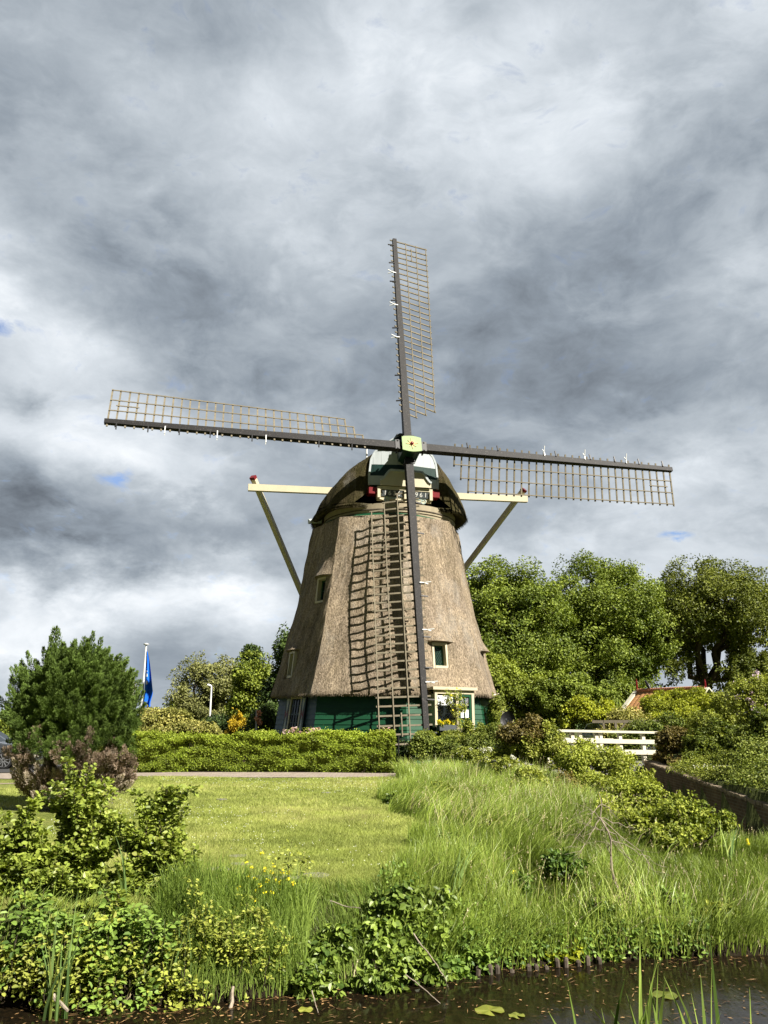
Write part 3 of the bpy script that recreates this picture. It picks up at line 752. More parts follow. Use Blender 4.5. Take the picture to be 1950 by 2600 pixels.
def strip(name, y0f, y1f, xs_, mat, dz):
    m = MB(); ya = np.array([y0f(x) for x in xs_]); yb = np.array([y1f(x) for x in xs_]); t = np.linspace(0, 1, 8)
    Y = ya[:, None] + (yb - ya)[:, None] * t; X = np.broadcast_to(np.asarray(xs_)[:, None], Y.shape)
    m.grid(np.stack([X, Y, height(X, Y) + dz], -1)); return tag(m.build(name, mat), kind='structure')
strip('path', lambda x: 28.5 + .12 * math.sin(x * 1.3) + .05 * math.sin(x * 5), lambda x: 30.95, px_, 'paving', .016)
M['dirt'] = mat_paint('worn pale earth', (.27, .23, .165), .3, 2.5, .95, .05, stretch=(1, 1, 1), dirt=(.15, .16, .05), dirt_amt=.9)
strip('worn_path', lambda x: 25.7 + .2 * math.sin(x * 2.1), lambda x: 26.7 + .25 * math.sin(x * 1.3 + 1), np.linspace(-16, -9.7, 30), 'dirt', .022)
M['asphalt'] = mat_paint('asphalt', (.06, .06, .062), .2, 8, .9, .15, stretch=(1, 1, 1))
strip('road', lambda x: 31.3, lambda x: 37.0, np.linspace(-40, -11.2, 30), 'asphalt', .02)

def mat_water():
    m, nt, out = nodes('dark canal water')
    n = noise(nt, 3.0, 4, .6, stretch=(1, .35, 1)); n2 = noise(nt, 17, 4, .7)
    c = ramp(nt, n2, [(.4, (.006, .005, .003)), (.75, (.020, .013, .006))])
    h = math_n(nt, 'ADD', n, math_n(nt, 'MULTIPLY', n2, .12))
    p = princ(nt, out, c, .05, .5, bump(nt, h, .16, .05)); p.inputs['Specular IOR Level'].default_value = .2; p.inputs['IOR'].default_value = 1.33; return m
M['water'] = mat_water()
g = MB(); g.grid(np.stack(np.meshgrid(np.linspace(-40, 40, 30), np.linspace(2.2, 11.5, 12), indexing='ij') + [np.full((30, 12), WZ)], -1)); tag(g.build('water', 'water'), kind='structure')

# ------------------------------------------------------------------ built things on the right: bridge, walls, garden house, pergola
def mat_brick(name, c1, c2, mortar, vec_rot=None):
    m, nt, out = nodes(name)
    tc = nt.nodes.new('ShaderNodeTexCoord'); mp = nt.nodes.new('ShaderNodeMapping'); mp.inputs['Rotation'].default_value = vec_rot or (R(90), 0, 0)
    nt.links.new(tc.outputs['Object'], mp.inputs[0])
    b = nt.nodes.new('ShaderNodeTexBrick'); nt.links.new(mp.outputs[0], b.inputs[0])
    b.inputs['Scale'].default_value = 1; b.inputs['Brick Width'].default_value = .22; b.inputs['Row Height'].default_value = .068; b.inputs['Mortar Size'].default_value = .009
    b.inputs['Color1'].default_value = (*c1, 1); b.inputs['Color2'].default_value = (*c2, 1); b.inputs['Mortar'].default_value = (*mortar, 1)
    n = noise(nt, 2, 5, .7); n2 = noise(nt, 25, 4, .7)
    c = mixc(nt, b.outputs[0], ramp(nt, n, [(.3, (.5, .52, .5)), (.7, (1.25, 1.2, 1.1))]), 1.0, 'MULTIPLY')
    c = mixc(nt, c, (.10, .11, .05), ramp(nt, n2, [(.55, (0, 0, 0)), (.75, (.45,) * 3)]))
    princ(nt, out, c, .95, .1, bump(nt, b.outputs[1], -.4, .01)); return m
wd = unit(np.array([8.72 - 6.85, 28.3 - 11, 0])); wang = math.atan2(wd[1], wd[0])
M['brick'] = mat_brick('old brown brick', (.11, .075, .05), (.17, .12, .085), (.18, .16, .13))
wa = np.array([6.85, 11.0]); wb = np.array([8.72, 28.3])
wl = thing('retaining_wall', 'long old brown brick retaining wall with a sloping top beside the ditch', 'wall', (wa[0], wa[1], 0))
wl.rotation_euler = (0, 0, wang)
def wall_top(k): return .06 + .50 * k
m = MB(); Lw = float(np.linalg.norm(wb - wa)); nseg = 40
top = [(k * Lw / nseg, wall_top(k / nseg) - .07) for k in range(nseg + 1)]
m.add(np.array([(x, 0, -1.1) for x, z in top] + [(x, 0, z) for x, z in top] + [(x, -.3, z) for x, z in top] + [(x, -.3, -1.1) for x, z in top]),
      np.array([[i + a * (nseg + 1), i + 1 + a * (nseg + 1), i + 1 + (a + 1) * (nseg + 1), i + (a + 1) * (nseg + 1)] for a in range(3) for i in range(nseg)]))
def local(mb, name, mat, parent):
    o = mb.build(name, mat); o.parent = parent; return o
local(m, 'wall_face', 'brick', wl)
M['coping'] = mat_paint('worn brick coping', (.26, .21, .15), .35, 6, .95, .1, stretch=(1, 1, 1), dirt=(.12, .13, .05), dirt_amt=.8)
m = MB(); rc_ = np.random.default_rng(2)
for i in range(150):
    x = (i + .5) * Lw / 150; z = wall_top(x / Lw); m.box((x, -.15 + rc_.normal() * .006, z - .03 + rc_.normal() * .006), (.049, 0, .049 * .5 / Lw), (0, .175, 0), (0, 0, .038))
local(m, 'coping', 'coping', wl)
M['brick2'] = mat_brick('mossy brick', (.22, .18, .13), (.30, .25, .19), (.25, .23, .18), (R(90), 0, R(80)))
m = MB(); A = at(1390, 1972, 26.5); B = at(1452, 2028, 23.0); A[2] = .3; B[2] = -.22
e = np.array([.45, .0, 0]); m.add([A, A - e, B - e, B, A - zv * 1.5, A - e - zv * 1.5, B - e - zv * 1.2, B - zv * 1.2], [[0, 1, 2, 3], [0, 3, 7, 4], [3, 2, 6, 7], [1, 0, 4, 5], [2, 1, 5, 6]])
tag(m.build('wing_wall', 'brick2', origin=B), 'short sloping pale mossy wing wall by the dark ditch opening', 'wall')

BA, BB = at(1318, 1853, 27.0), at(1668, 1860, 28.6)     # top rail of the bridge
bdir = unit(BB - BA); bperp = unit(np.array([-bdir[1], bdir[0], 0]))
br_ = thing('footbridge', 'small bridge with cream white wooden railings over the ditch', 'bridge', (BB[0], BB[1], 0))
def rail(pa, pb, dz, w, h, name='rail'):
    m = MB(); m.bar(pa + zv * dz, pb + zv * dz, w, h); m.build(name, 'cream', br_)
M['deck'] = mat_paint('grey bridge planks', (.22, .21, .20), .25, 4, .8, .2, stretch=(1, 1, 1))
M['whitewood'] = mat_paint('cream white railing paint', (.64, .61, .48), .10, 3, .5, .25, dirt=(.25, .27, .14), dirt_amt=.6)
for side, off in ((0, 0.0), (1, 2.6)):
    o_ = bperp * off
    for dz, w, h, ex in ((0, .14, .075, .0), (-.31, .05, .14, -.05), (-.65, .05, .15, -.03)):
        m = MB(); m.bar(BA + (BB - BA) * (.55 * side) + o_ + zv * dz, BB + o_ + bdir * ex + zv * dz, w, h); m.build('rail', 'whitewood', br_)
    for k in np.linspace(0.03 if side == 0 else .57, .90, 6 if side == 0 else 3):
        p = BA + (BB - BA) * k + o_ + bperp * .09; m = MB(); m.bar(p - zv * 1.28, p - zv * .044, .12, .12, up=bdir); m.build('post', 'whitewood', br_)
m = MB(); m.bar(BA + bperp * 1.3 - zv * 1.07, BB + bperp * 1.3 - zv * 1.07 + bdir * .6, 2.5, .10); m.build('deck', 'deck', br_)
m = MB(); m.bar(BA + bperp * .10 - zv * 1.24 - bdir * .6, BB + bperp * .10 - zv * 1.24 + bdir * .35, .14, .24); m.build('edge_beam', 'deck', br_)

# garden house
HL, HR = at(1622, 1757, 42.5), at(1787, 1748, 39.2); HR[2] = HL[2]
hd_ = unit(HR - HL); hp = np.array([hd_[1], -hd_[0], 0]); hp = hp if hp[1] < 0 else -hp     # towards us
house = thing('garden_house', 'low house with an orange pantile roof and white bargeboards half hidden by greenery', 'house', ((HL[0] + HR[0]) / 2, HL[1], 0))
RUN, DROP = 2.1, 1.75
M['tile'] = mat_paint('orange clay tiles', (.40, .21, .09), .25, 5, .8, .15, stretch=(1, 1, 1), dirt=(.25, .2, .08), dirt_amt=.5)
Lh = float(np.linalg.norm(HR - HL)); uu2 = np.linspace(-.1, Lh + .1, 160); tt2 = np.linspace(0, 1, 40)
for s in (1, -1):
    U, T = np.meshgrid(uu2, tt2, indexing='ij'); wv = .035 * np.abs(np.sin(U * math.pi / .26)) + .025 * (1 - (T * 9) % 1)
    P = HL + U[..., None] * hd_ + T[..., None] * (hp * s * RUN - zv * DROP) + wv[..., None] * zv
    m = MB(); m.grid(P); m.build('roof', 'tile', house)
    m = MB()
    for q in (HL - hd_ * .16, HR + hd_ * .16): 
        m = MB(); m.bar(q + zv * .07, q + (hp * s * RUN - zv * DROP) * 1.02 + zv * .07, .06, .26, up=hd_); m.build('bargeboard', 'whitewood', house)
m = MB(); k = np.linspace(-.1, Lh + .1, 60); m.tube([HL + hd_ * q + zv * (.06 + .012 * (i % 2)) for i, q in enumerate(k)], .10, 8); M['ridge'] = mat_paint('red ridge tiles', (.42, .19, .11), .2, 5, .8, .15, stretch=(1, 1, 1)); m.build('ridge', 'ridge', house)
for q, hgt in ((HL - hd_ * .1, .62), (HR + hd_ * .1, .42)):
    m = MB(); m.tube([q, q + zv * hgt * .3, q + zv * hgt * .8, q + zv * (hgt + .05)], [.05, .05, .045, .015], 8); m.build('finial', 'red', house)
m = MB(); c0_ = (HL + HR) / 2; c0_[2] = (HL[2] - DROP) / 2; m.box(c0_, hd_ * Lh / 2, hp * (RUN - .3), zv * (HL[2] - DROP) / 2)
for q in (HL, HR): m.prism([q + hp * (RUN - .3) - zv * DROP, q - hp * (RUN - .3) - zv * DROP, q - zv * .08], (hd_ * .04) * (1 if q is HL else -1))
m.build('wall', 'green', house)
# bird on the ridge
q = HL + hd_ * .62 + zv * .32; m = MB(); dv = unit(-hd_ * .55 + zv * .85)
m.tube([q - dv * .40 + hd_ * .10, q - dv * .26, q - dv * .14, q, q + dv * .12, q + dv * .17, q + dv * .23, q + dv * .28], [.012, .04, .085, .10, .075, .055, .062, .03], 10)
m.tube([q + dv * .25 - hd_ * .03, q + dv * .25 - hd_ * .13], [.02, .004], 6)
for sx in (-1, 1): m.tube([q - dv * .12 + hp * sx * .03, q - dv * .12 + hp * sx * .03 - zv * .17], .008, 5)
M['feather'] = mat_paint('black feathers', (.012, .012, .014), .2, 20, .45, .4); tag(m.build('bird', 'feather', origin=q, smooth=True), 'black bird perched on the house ridge beside the left red finial', 'bird')
# pergola
P0 = at(1532, 1832, 33.0); pg = thing('pergola', 'plain weathered wooden pergola frame in the shrubs behind the footbridge', 'pergola', (P0[0], P0[1], 0))
M['greywood'] = mat_paint('grey wood', (.16, .14, .10), .25, 6, .85, .1, stretch=(1, 1, 1))
for dx, dy in ((.15, 0), (2.1, 0), (.15, 1.8), (2.1, 1.8)):
    m = MB(); m.bar((P0[0] + dx + .32, P0[1] + dy, .2), (P0[0] + dx + .32, P0[1] + dy, P0[2] - .04), .09, .09, up=(0, 1, 0)); m.build('post', 'greywood', pg)
for dy in (0, 1.8):
    m = MB(); m.bar((P0[0], P0[1] + dy, P0[2]), (P0[0] + 2.5, P0[1] + dy, P0[2]), .07, .11); m.build('beam', 'greywood', pg)
m = MB(); m.bar((P0[0] + .47, P0[1], P0[2] - .5), (P0[0] + .85, P0[1], P0[2] - .06), .05, .06); m.build('brace', 'greywood', pg)
# satellite dish by the mill
q = at(1291, 1830, 33.5); ds = thing('satellite_dish', 'dark round satellite dish among the bushes right of the windmill', 'dish', (q[0], q[1], height(q[0], q[1])))
m = MB(); f_ = unit(np.array([-.35, -1, .25])); a_ = unit(np.cross(f_, zv)); b_ = np.cross(a_, f_); th = np.linspace(0, 2 * math.pi, 33)[:-1]
rings = [q + r * .36 * (np.cos(th)[:, None] * a_ * .85 + np.sin(th)[:, None] * b_) + f_ * (.10 * r * r) for r in (.02, .4, .7, .9, 1.0)]
m.grid(np.stack(rings, 1), closed_u=True); m.build('reflector', 'black', ds); m = MB(); m.tube([q - f_ * .05, q - f_ * .1 - zv * .4, (q[0], q[1] + .1, 0)], .03, 6); m.build('mast', 'slate', ds)
m = MB(); m.tube([q - b_ * .3, q + f_ * .4 - b_ * .1], .012, 5); m.tube([q + f_ * .38 - b_ * .11, q + f_ * .48 - b_ * .05], .03, 6); m.build('feed_arm', 'slate', ds)

# ------------------------------------------------------------------ iron gate, lamp, flagpole, cars
q0 = ground_at(1010, 1962); gx0, gy = .55, 31.3; gt = thing('iron_gate', 'narrow black iron bar gate at the right end of the hedge', 'gate', (gx0, gy, 0))
gw = 1.25
for x in (gx0, gx0 + gw): m = MB(); m.bar((x, gy, 0), (x, gy, 1.32), .05, .05, up=(0, 1, 0)); m.build('post', 'black', gt)
for z in (.12, 1.2): m = MB(); m.bar((gx0 + .026, gy, z), (gx0 + gw - .026, gy, z), .025, .03); m.build('rail', 'black', gt)
for x in np.linspace(gx0, gx0 + gw, 7)[1:-1]: m = MB(); m.tube([(x, gy, .05), (x, gy, 1.28), (x, gy, 1.34)], [.011, .011, .002], 6); m.build('bar', 'black', gt)

q = at(532, 1836, 60.0); lp = thing('street_lamp', 'tall thin white street lamp in front of the far trees', 'street lamp', (q[0], q[1], 0)); tz = at(532, 1742, 60.0)[2]
m = MB(); m.tube([(q[0], q[1], 0), (q[0], q[1], tz)], [.09, .055], 8); m.build('pole', 'metalwhite', lp); m = MB(); m.tube([(q[0], q[1], tz), (q[0] - .18, q[1] - .1, tz + .08), (q[0] - .28, q[1] - .15, tz + .09)], [.06, .085, .06], 8); m.build('lamp_head', 'metalwhite', lp)

q = at(360, 1790, 45.0); fp = thing('flagpole', 'white flagpole flying a limp blue flag behind the dark conifer', 'flagpole', (q[0], q[1], 0)); tz = at(360, 1637, 45.0)[2]
m = MB(); m.tube([(q[0], q[1], 0), (q[0], q[1], tz)], [.075, .05], 8); m.build('pole', 'metalwhite', fp); m = MB(); m.tube([(q[0], q[1], tz), (q[0], q[1], tz + .05), (q[0], q[1], tz + .09)], [.14, .16, .03], 10); m.build('cap', 'metalwhite', fp)
M['flag'] = mat_paint('blue cloth', (.012, .14, .66), .12, 3, .7, .2, dirt_amt=0)
zt = at(360, 1652, 45.0)[2]; zb = at(360, 1800, 45.0)[2]; t_ = np.linspace(0, 1, 60); s_ = np.linspace(0, 1, 40)
T, S = np.meshgrid(t_, s_, indexing='ij'); wid = .04 + .62 * T ** .8 * (1 - .35 * sst((T - .72) / .25))
FX = q[0] + .07 + S * wid; FY = q[1] - .05 + .11 * np.sin(S * 9 + T * 3) * (.3 + T); FZ = zt + (zb - zt) * (T * (1 - .06 * S) + .02 * S)
m = MB(); m.grid(np.stack([FX, FY, FZ], -1)); fl = m.build('flag', 'flag', fp, smooth=True)
for tt_, ss_, hh, ww in ((.36, .36, .08, .16), (.43, .34, .16, .20), (.56, .34, .18, .22)):
    T2, S2 = np.meshgrid(np.linspace(tt_ - hh / 6, tt_ + hh / 6, 8), np.linspace(ss_ - ww / 2, ss_ + ww / 2, 8), indexing='ij')
    w2 = .04 + .62 * T2 ** .8; m = MB(); m.grid(np.stack([q[0] + .07 + S2 * w2, q[1] - .062 + .11 * np.sin(S2 * 9 + T2 * 3) * (.3 + T2), zt + (zb - zt) * (T2 * (1 - .06 * S2) + .02 * S2)], -1)); m.build('white_mark', 'metalwhite', fl)

def mat_carpaint(name, c):
    m, nt, out = nodes(name); n = noise(nt, 3, 3, .5); p = princ(nt, out, ramp(nt, n, [(.3, tuple(v * .9 for v in c)), (.7, c)]), .25, .5); p.inputs['Coat Weight'].default_value = .6; return m
M['carpaint_dark'] = mat_carpaint('dark grey car paint', (.05, .057, .065)); M['carpaint_blue'] = mat_carpaint('grey blue car paint', (.20, .25, .29))
M['tyre'] = mat_paint('tyre rubber', (.018, .018, .018), .2, 10, .8, .2, dirt_amt=.1); M['alloy'] = mat_paint('alloy wheel', (.16, .165, .17), .08, 6, .3, .5, dirt_amt=.1)
def make_car(label, paint, loc, rot):
    """local: x forward, y left, z up; front axle at the origin"""
    car = thing('parked_car', label, 'car', (0, 0, 0), None)
    P = [(.85, .30), (.88, .55), (.80, .76), (.20, .95), (-.30, 1.02), (-1.05, 1.46), (-2.3, 1.52), (-3.2, 1.42), (-3.62, 1.0), (-3.68, .55), (-3.6, .30)]
    P = np.array(P); prof_ = []
    for i in range(len(P) - 1):
        for k in range(6): prof_.append(P[i] + (P[i + 1] - P[i]) * k / 6)
    prof_.append(P[-1]); prof_ = np.array(prof_)
    cols = []
    for y, ins in ((-.90, .06), (-.86, .015), (-.7, 0), (0, -.01), (.7, 0), (.86, .015), (.90, .06)):
        row = []
        for x, z in prof_:
            tum = max(0, z - .95) * .42; sy = y * (1 - tum * .62) ; row.append((x - ins * np.sign(x + 1.4), sy, z - ins * (z > .6)))
        cols.append(row)
    m = MB(); V = np.array(cols); m.grid(V)
    for V2 in (V[0], V[-1]): m.add(V2, np.arange(len(V2))[None] if V2 is V[0] else np.arange(len(V2))[::-1][None])
    body = m.build('body', paint, car, smooth=False, fix=True)
    m = MB(); x0, x1 = P[4], P[5]; d = P[5] - P[4]; nrm = unit(np.array([-d[1], d[0]])) * .012; nrm = nrm if nrm[1] > 0 else -nrm
    a, b = P[4] + d * .08 + nrm, P[5] - d * .05 + nrm
    m.add([(a[0], -.80, a[1]), (a[0], .80, a[1]), (b[0], .64, b[1]), (b[0], -.64, b[1])], [[0, 1, 2, 3]]); m.build('windscreen', 'glass', car)
    for s in (-1, 1):
        m = MB(); pts = [(-.75, 1.05), (-1.2, 1.38), (-2.3, 1.43), (-3.0, 1.36), (-3.25, 1.05)]
        m.add([(x, s * (.90 * (1 - max(0, z - .95) * .42 * .62) + .006), z) for x, z in pts], np.arange(5)[None]); m.build('side_window', 'glass', car)
        m = MB(); m.box((.74, s * .62, .66), (.10, 0, .0), (0, .2, 0), (0, 0, .075)); m.build('headlight', 'metalwhite', car)
        m = MB(); m.tube([(-.62, s * .86, 1.02), (-.66, s * 1.0, 1.06), (-.66, s * 1.1, 1.06)], [.04, .09, .08], 8); m.build('mirror', paint, car)
        for x in (0, -2.65):
            m = MB(); m.tube([(x, s * .70, .33), (x, s * .705, .33), (x, s * .90, .33), (x, s * .915, .33)], [.30, .335, .335, .27], 24); wh = m.build('wheel', 'tyre', car)
            m = MB()
            for k in range(10):
                th_ = k * 2 * math.pi / 10 + .2; c_ = np.array([math.cos(th_), 0, math.sin(th_)]); o0 = np.array([x, s * .922, .33]); m.bar(o0 + c_ * .03, o0 + c_ * .25, .03, .02, up=(0, 1, 0))
            th_ = np.linspace(0, 2 * math.pi, 25); m.tube([(x + .255 * math.cos(q), s * .92, .33 + .255 * math.sin(q)) for q in th_], .012, 5, caps=False); m.build('rim', 'alloy', wh)
    m = MB(); m.box((.885, 0, .48), (.008, 0, 0), (0, .26, 0), (0, 0, .055)); m.build('number_plate', 'whitewood', car)
    car.location = loc; car.rotation_euler = (0, 0, rot); return car
cq = ground_at(7, 1974); make_car('dark grey car at the left edge, its alloy front wheel showing past the conifer', 'carpaint_dark', (at(7, 1950, 33.4)[0], 34.3, .02), 0.0)
cq = at(1606, 1900, 36.5); make_car('grey blue car facing us behind the footbridge railings', 'carpaint_blue', (cq[0], 36.5, .34), R(-82))
# ------------------------------------------------------------------ plants
def leaf_add(mb, P, nrm, axis, length, width, rnd, fold=.12, shape='oval'):
    """leaves as small folded blades: base P, normal, pointing along axis"""
    n = len(P); axis = unit(axis); b = unit(np.cross(nrm, axis)); nrm = np.cross(axis, b)
    L_ = np.broadcast_to(length, n)[:, None]; W_ = np.broadcast_to(width, n)[:, None]
    if shape == 'oval':
        V = np.stack([P, P + axis * L_ * .28 + b * W_ * .46 + nrm * L_ * fold, P + axis * L_ * .68 + b * W_ * .42 + nrm * L_ * fold * .7, P + axis * L_ - nrm * L_ * fold * .6,
                      P + axis * L_ * .68 - b * W_ * .42 + nrm * L_ * fold * .7, P + axis * L_ * .28 - b * W_ * .46 + nrm * L_ * fold], 1)
        i = np.arange(n)[:, None] * 6
        mb.add(V.reshape(-1, 3), np.concatenate([i + np.array([[0, 1, 2, 3]]), i + np.array([[0, 3, 4, 5]])]), np.repeat(rnd, 6))
    else:
        V = np.stack([P, P + axis * L_ * .5 + b * W_ * .5 + nrm * L_ * fold, P + axis * L_, P + axis * L_ * .5 - b * W_ * .5 + nrm * L_ * fold], 1)
        mb.add(V.reshape(-1, 3), np.arange(4 * n).reshape(-1, 4), np.repeat(rnd, 4))

def rdir(r, n): return unit(r.normal(size=(n, 3)))
def lob(px, py, rx, ry, Y, dep=.8):
    c = at(px, py, Y); s = Y / ray(px, py)[1] / FPX
    return (c, np.array([rx * s, max(rx, ry) * s * dep, ry * s]))

def clumps_of(lobes, r, per=None, dens=1.0, inner=.45, rcf=.30):
    C, RC, OWN = [], [], []
    for k, (c, rad) in enumerate(lobes):
        m_ = (rad[0] * rad[1] * rad[2]) ** (1 / 3); n = max(4, int((per or 26) * dens))
        d = rdir(r, n); q = r.uniform(inner, 1.0, n) ** .6
        p = c + d * q[:, None] * rad * (1 - rcf * .7); C.append(p); RC.append(np.full(n, m_ * rcf) * r.uniform(.65, 1.35, n)); OWN.append(np.full(n, k))
    return np.concatenate(C), np.concatenate(RC), np.concatenate(OWN)

def foliage(mb, lobes, r, n, leaf, per=26, flat=.75, rcf=.30, up=.45, droop=.15, shape='oval', zmin=None, inner=.45, lc=None, wide=.7, spread=.5):
    C, RC, OWN = clumps_of(lobes, r, per, 1, inner, rcf)
    w = RC ** 2; idx = r.choice(len(C), n, p=w / w.sum())
    d = rdir(r, n); q = r.random(n) ** spread
    P = C[idx] + d * q[:, None] * RC[idx][:, None] * np.array([1, 1, flat])
    if zmin is not None: P[:, 2] = np.where(P[:, 2] < zmin, zmin + r.random(n) * .25, P[:, 2])
    nr = unit(d * .75 + np.array([0, 0, up]) + r.normal(size=(n, 3)) * .45)
    ax = unit(np.cross(nr, r.normal(size=(n, 3))) + d * .4 - np.array([0, 0, droop]))
    cv = (lc if lc is not None else r.normal(size=len(C)) * .18)[idx]
    leaf_add(mb, P, nr, ax, leaf * r.uniform(.6, 1.3, n), leaf * wide * r.uniform(.7, 1.2, n), np.clip(.45 + cv + r.normal(size=n) * .22, 0, 1), shape=shape)
    return C, OWN

def curve(a, b, r, sag=0.0, wob=.06, n=6):
    a, b = np.asarray(a, float), np.asarray(b, float); t = np.linspace(0, 1, n)[:, None]; l = np.linalg.norm(b - a)
    P = a + (b - a) * t + np.array([0, 0, 1]) * (sag * l * (t * (1 - t)))
    P[1:-1] += r.normal(size=(n - 2, 3)) * wob * l * .35
    return P

def wood(mb, base, lobes, C, OWN, r, r0, fork=None, per_lobe=7, twig=.012, nlimb=None):
    base = np.asarray(base, float)
    if fork is not None:
        f = np.asarray(fork, float); mb.tube(curve(base, f, r, 0, .05, 8), np.linspace(r0 * 1.15, r0 * .72, 8), 10)
        mb.tube([base - zv * .2, base + zv * .02, base + (f - base) * .06], [r0 * 1.7, r0 * 1.45, r0 * 1.1], 10)
    else: f = base
    mains = None
    if len(lobes) > 12 and fork is not None:             # a few main limbs, the boughs spring from them
        cs = np.array([l[0] for l in lobes]); order = np.argsort(np.arctan2(cs[:, 1] - f[1], cs[:, 0] - f[0]) + r.normal(size=len(cs)) * .3); mains = []
        for g in np.array_split(order, 7):
            e = cs[g].mean(0); e = f + (e - f) * .95; P_ = curve(f, e, r, .12, .10, 8); mb.tube(P_, np.linspace(r0 * .55, r0 * .22, 8), 8); mains.append(P_)
    for k, (c, rad) in enumerate(lobes):
        rl = max(r0 * (.5 if len(lobes) < 14 else .24) * (1 if fork is not None else .8), twig * 1.5)
        tgt = c - np.array([0, 0, rad[2] * .25]); pth = curve(f if mains is None else min((q for P_ in mains for q in P_[2:]), key=lambda q: np.linalg.norm(q - tgt) + .6 * max(0, q[2] - tgt[2])), tgt, r, .10, .10, 7); mb.tube(pth, np.linspace(rl, rl * .35, 7), 7)
        ii = np.where(OWN == k)[0]; ii = r.choice(ii, min(per_lobe, len(ii)), replace=False)
        for i in ii:
            s = pth[r.integers(2, 7)]; mb.tube(curve(s, C[i], r, .08, .12, 5), np.linspace(rl * .4, twig * .5, 5), 5, caps=False)

LM = {
 'elm': mat_leaf('elm leaves', (.065, .10, .012), (.205, .25, .042), .35), 'elm_dark': mat_leaf('dark elm leaves', (.05, .07, .010), (.155, .175, .030), .32),
 'willow': mat_leaf('olive willow leaves', (.085, .095, .028), (.21, .215, .075), .3), 'pale': mat_leaf('pale young leaves', (.14, .14, .075), (.29, .28, .16), .3), 'mid': mat_leaf('mid green leaves', (.065, .095, .012), (.20, .235, .036), .35),
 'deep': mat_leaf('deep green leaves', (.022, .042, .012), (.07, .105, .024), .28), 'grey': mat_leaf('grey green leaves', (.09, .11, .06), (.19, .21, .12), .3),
 'hedge': mat_leaf('hedge leaves', (.085, .12, .012), (.255, .315, .036), .35, c3=(.44, .47, .08)), 'juniper': mat_leaf('juniper needles', (.020, .042, .009), (.088, .13, .028), .15, .6, .15),
 'dead': mat_leaf('dead brown needles', (.075, .056, .040), (.19, .145, .105), .1, .9, .05), 'deadgrey': mat_leaf('dead grey twigs', (.12, .10, .075), (.34, .29, .22), .1, .9, .05),
 'alder': mat_leaf('alder leaves', (.075, .115, .016), (.22, .265, .045), .38, .42, .35, c3=(.32, .34, .08)), 'sprig': mat_leaf('bright young leaves', (.11, .15, .018), (.30, .33, .055), .4, c3=(.42, .43, .12)), 'bramble': mat_leaf('bramble leaves', (.050, .090, .014), (.165, .220, .038), .34, .42, .35),
 'nettle': mat_leaf('nettle leaves', (.055, .105, .018), (.15, .22, .04), .34), 'golden': mat_leaf('golden leaves', (.24, .22, .02), (.46, .41, .05), .4), 'bronze': mat_leaf('bronze leaves', (.07, .06, .018), (.20, .16, .05), .35, c3=(.20, .24, .05)),
 'shrub': mat_leaf('shrub leaves', (.080, .11, .014), (.26, .285, .050), .35, c3=(.38, .39, .10)), 'shrubdark': mat_leaf('dark shrub leaves', (.05, .08, .012), (.18, .21, .040), .32, c3=(.30, .32, .08)), 'yellowgreen': mat_leaf('yellow green leaves', (.13, .16, .014), (.31, .33, .03), .4),
 'variegated': mat_leaf('pale flecked leaves', (.15, .16, .035), (.36, .33, .10), .3, c3=(.5, .46, .22)), 'orange': mat_leaf('orange yellow foliage', (.16, .12, .01), (.34, .24, .015), .3), 'lilac': mat_leaf('lilac blossom', (.38, .26, .36), (.6, .46, .56), .3), 'pink': mat_leaf('pink blossom', (.42, .2, .2), (.66, .42, .40), .3), 'whitefl': mat_leaf('white blossom', (.62, .62, .5), (.85, .85, .76), .3), 'roses': mat_leaf('blush roses', (.6, .48, .36), (.82, .72, .58), .3), 'yellowfl': mat_leaf('yellow blossom', (.62, .45, .01), (.85, .66, .03), .3), 'redfl': mat_leaf('russet blossom', (.35, .12, .08), (.6, .3, .2), .3),
 'grass': mat_leaf('tall grass', (.070, .105, .014), (.212, .28, .046), .35, .42, .45, c3=(.44, .44, .14)), 'lawnblade': mat_leaf('lawn blades', (.165, .205, .04), (.265, .29, .08), .35, .55, .2, c3=(.44, .42, .17)), 'iris': mat_leaf('iris blades', (.085, .15, .045), (.20, .28, .085), .3, .4, .35, c3=(.38, .42, .09)), 'reed': mat_leaf('reed blades', (.07, .12, .02), (.19, .255, .05), .35, .45, .3), 'straw': mat_leaf('dry straw', (.30, .24, .13), (.55, .46, .30), .2), 'lily': mat_leaf('lily pad', (.09, .11, .015), (.17, .18, .03), .2, .3, .4), 'litter': mat_leaf('floating litter', (.06, .03, .012), (.26, .16, .07), .1, .6, .3), 'daisy': mat_leaf('daisies', (.75, .75, .7), (.85, .85, .82), .2),
}
SEED = [100]
def rnew(): SEED[0] += 1; return np.random.default_rng(SEED[0])

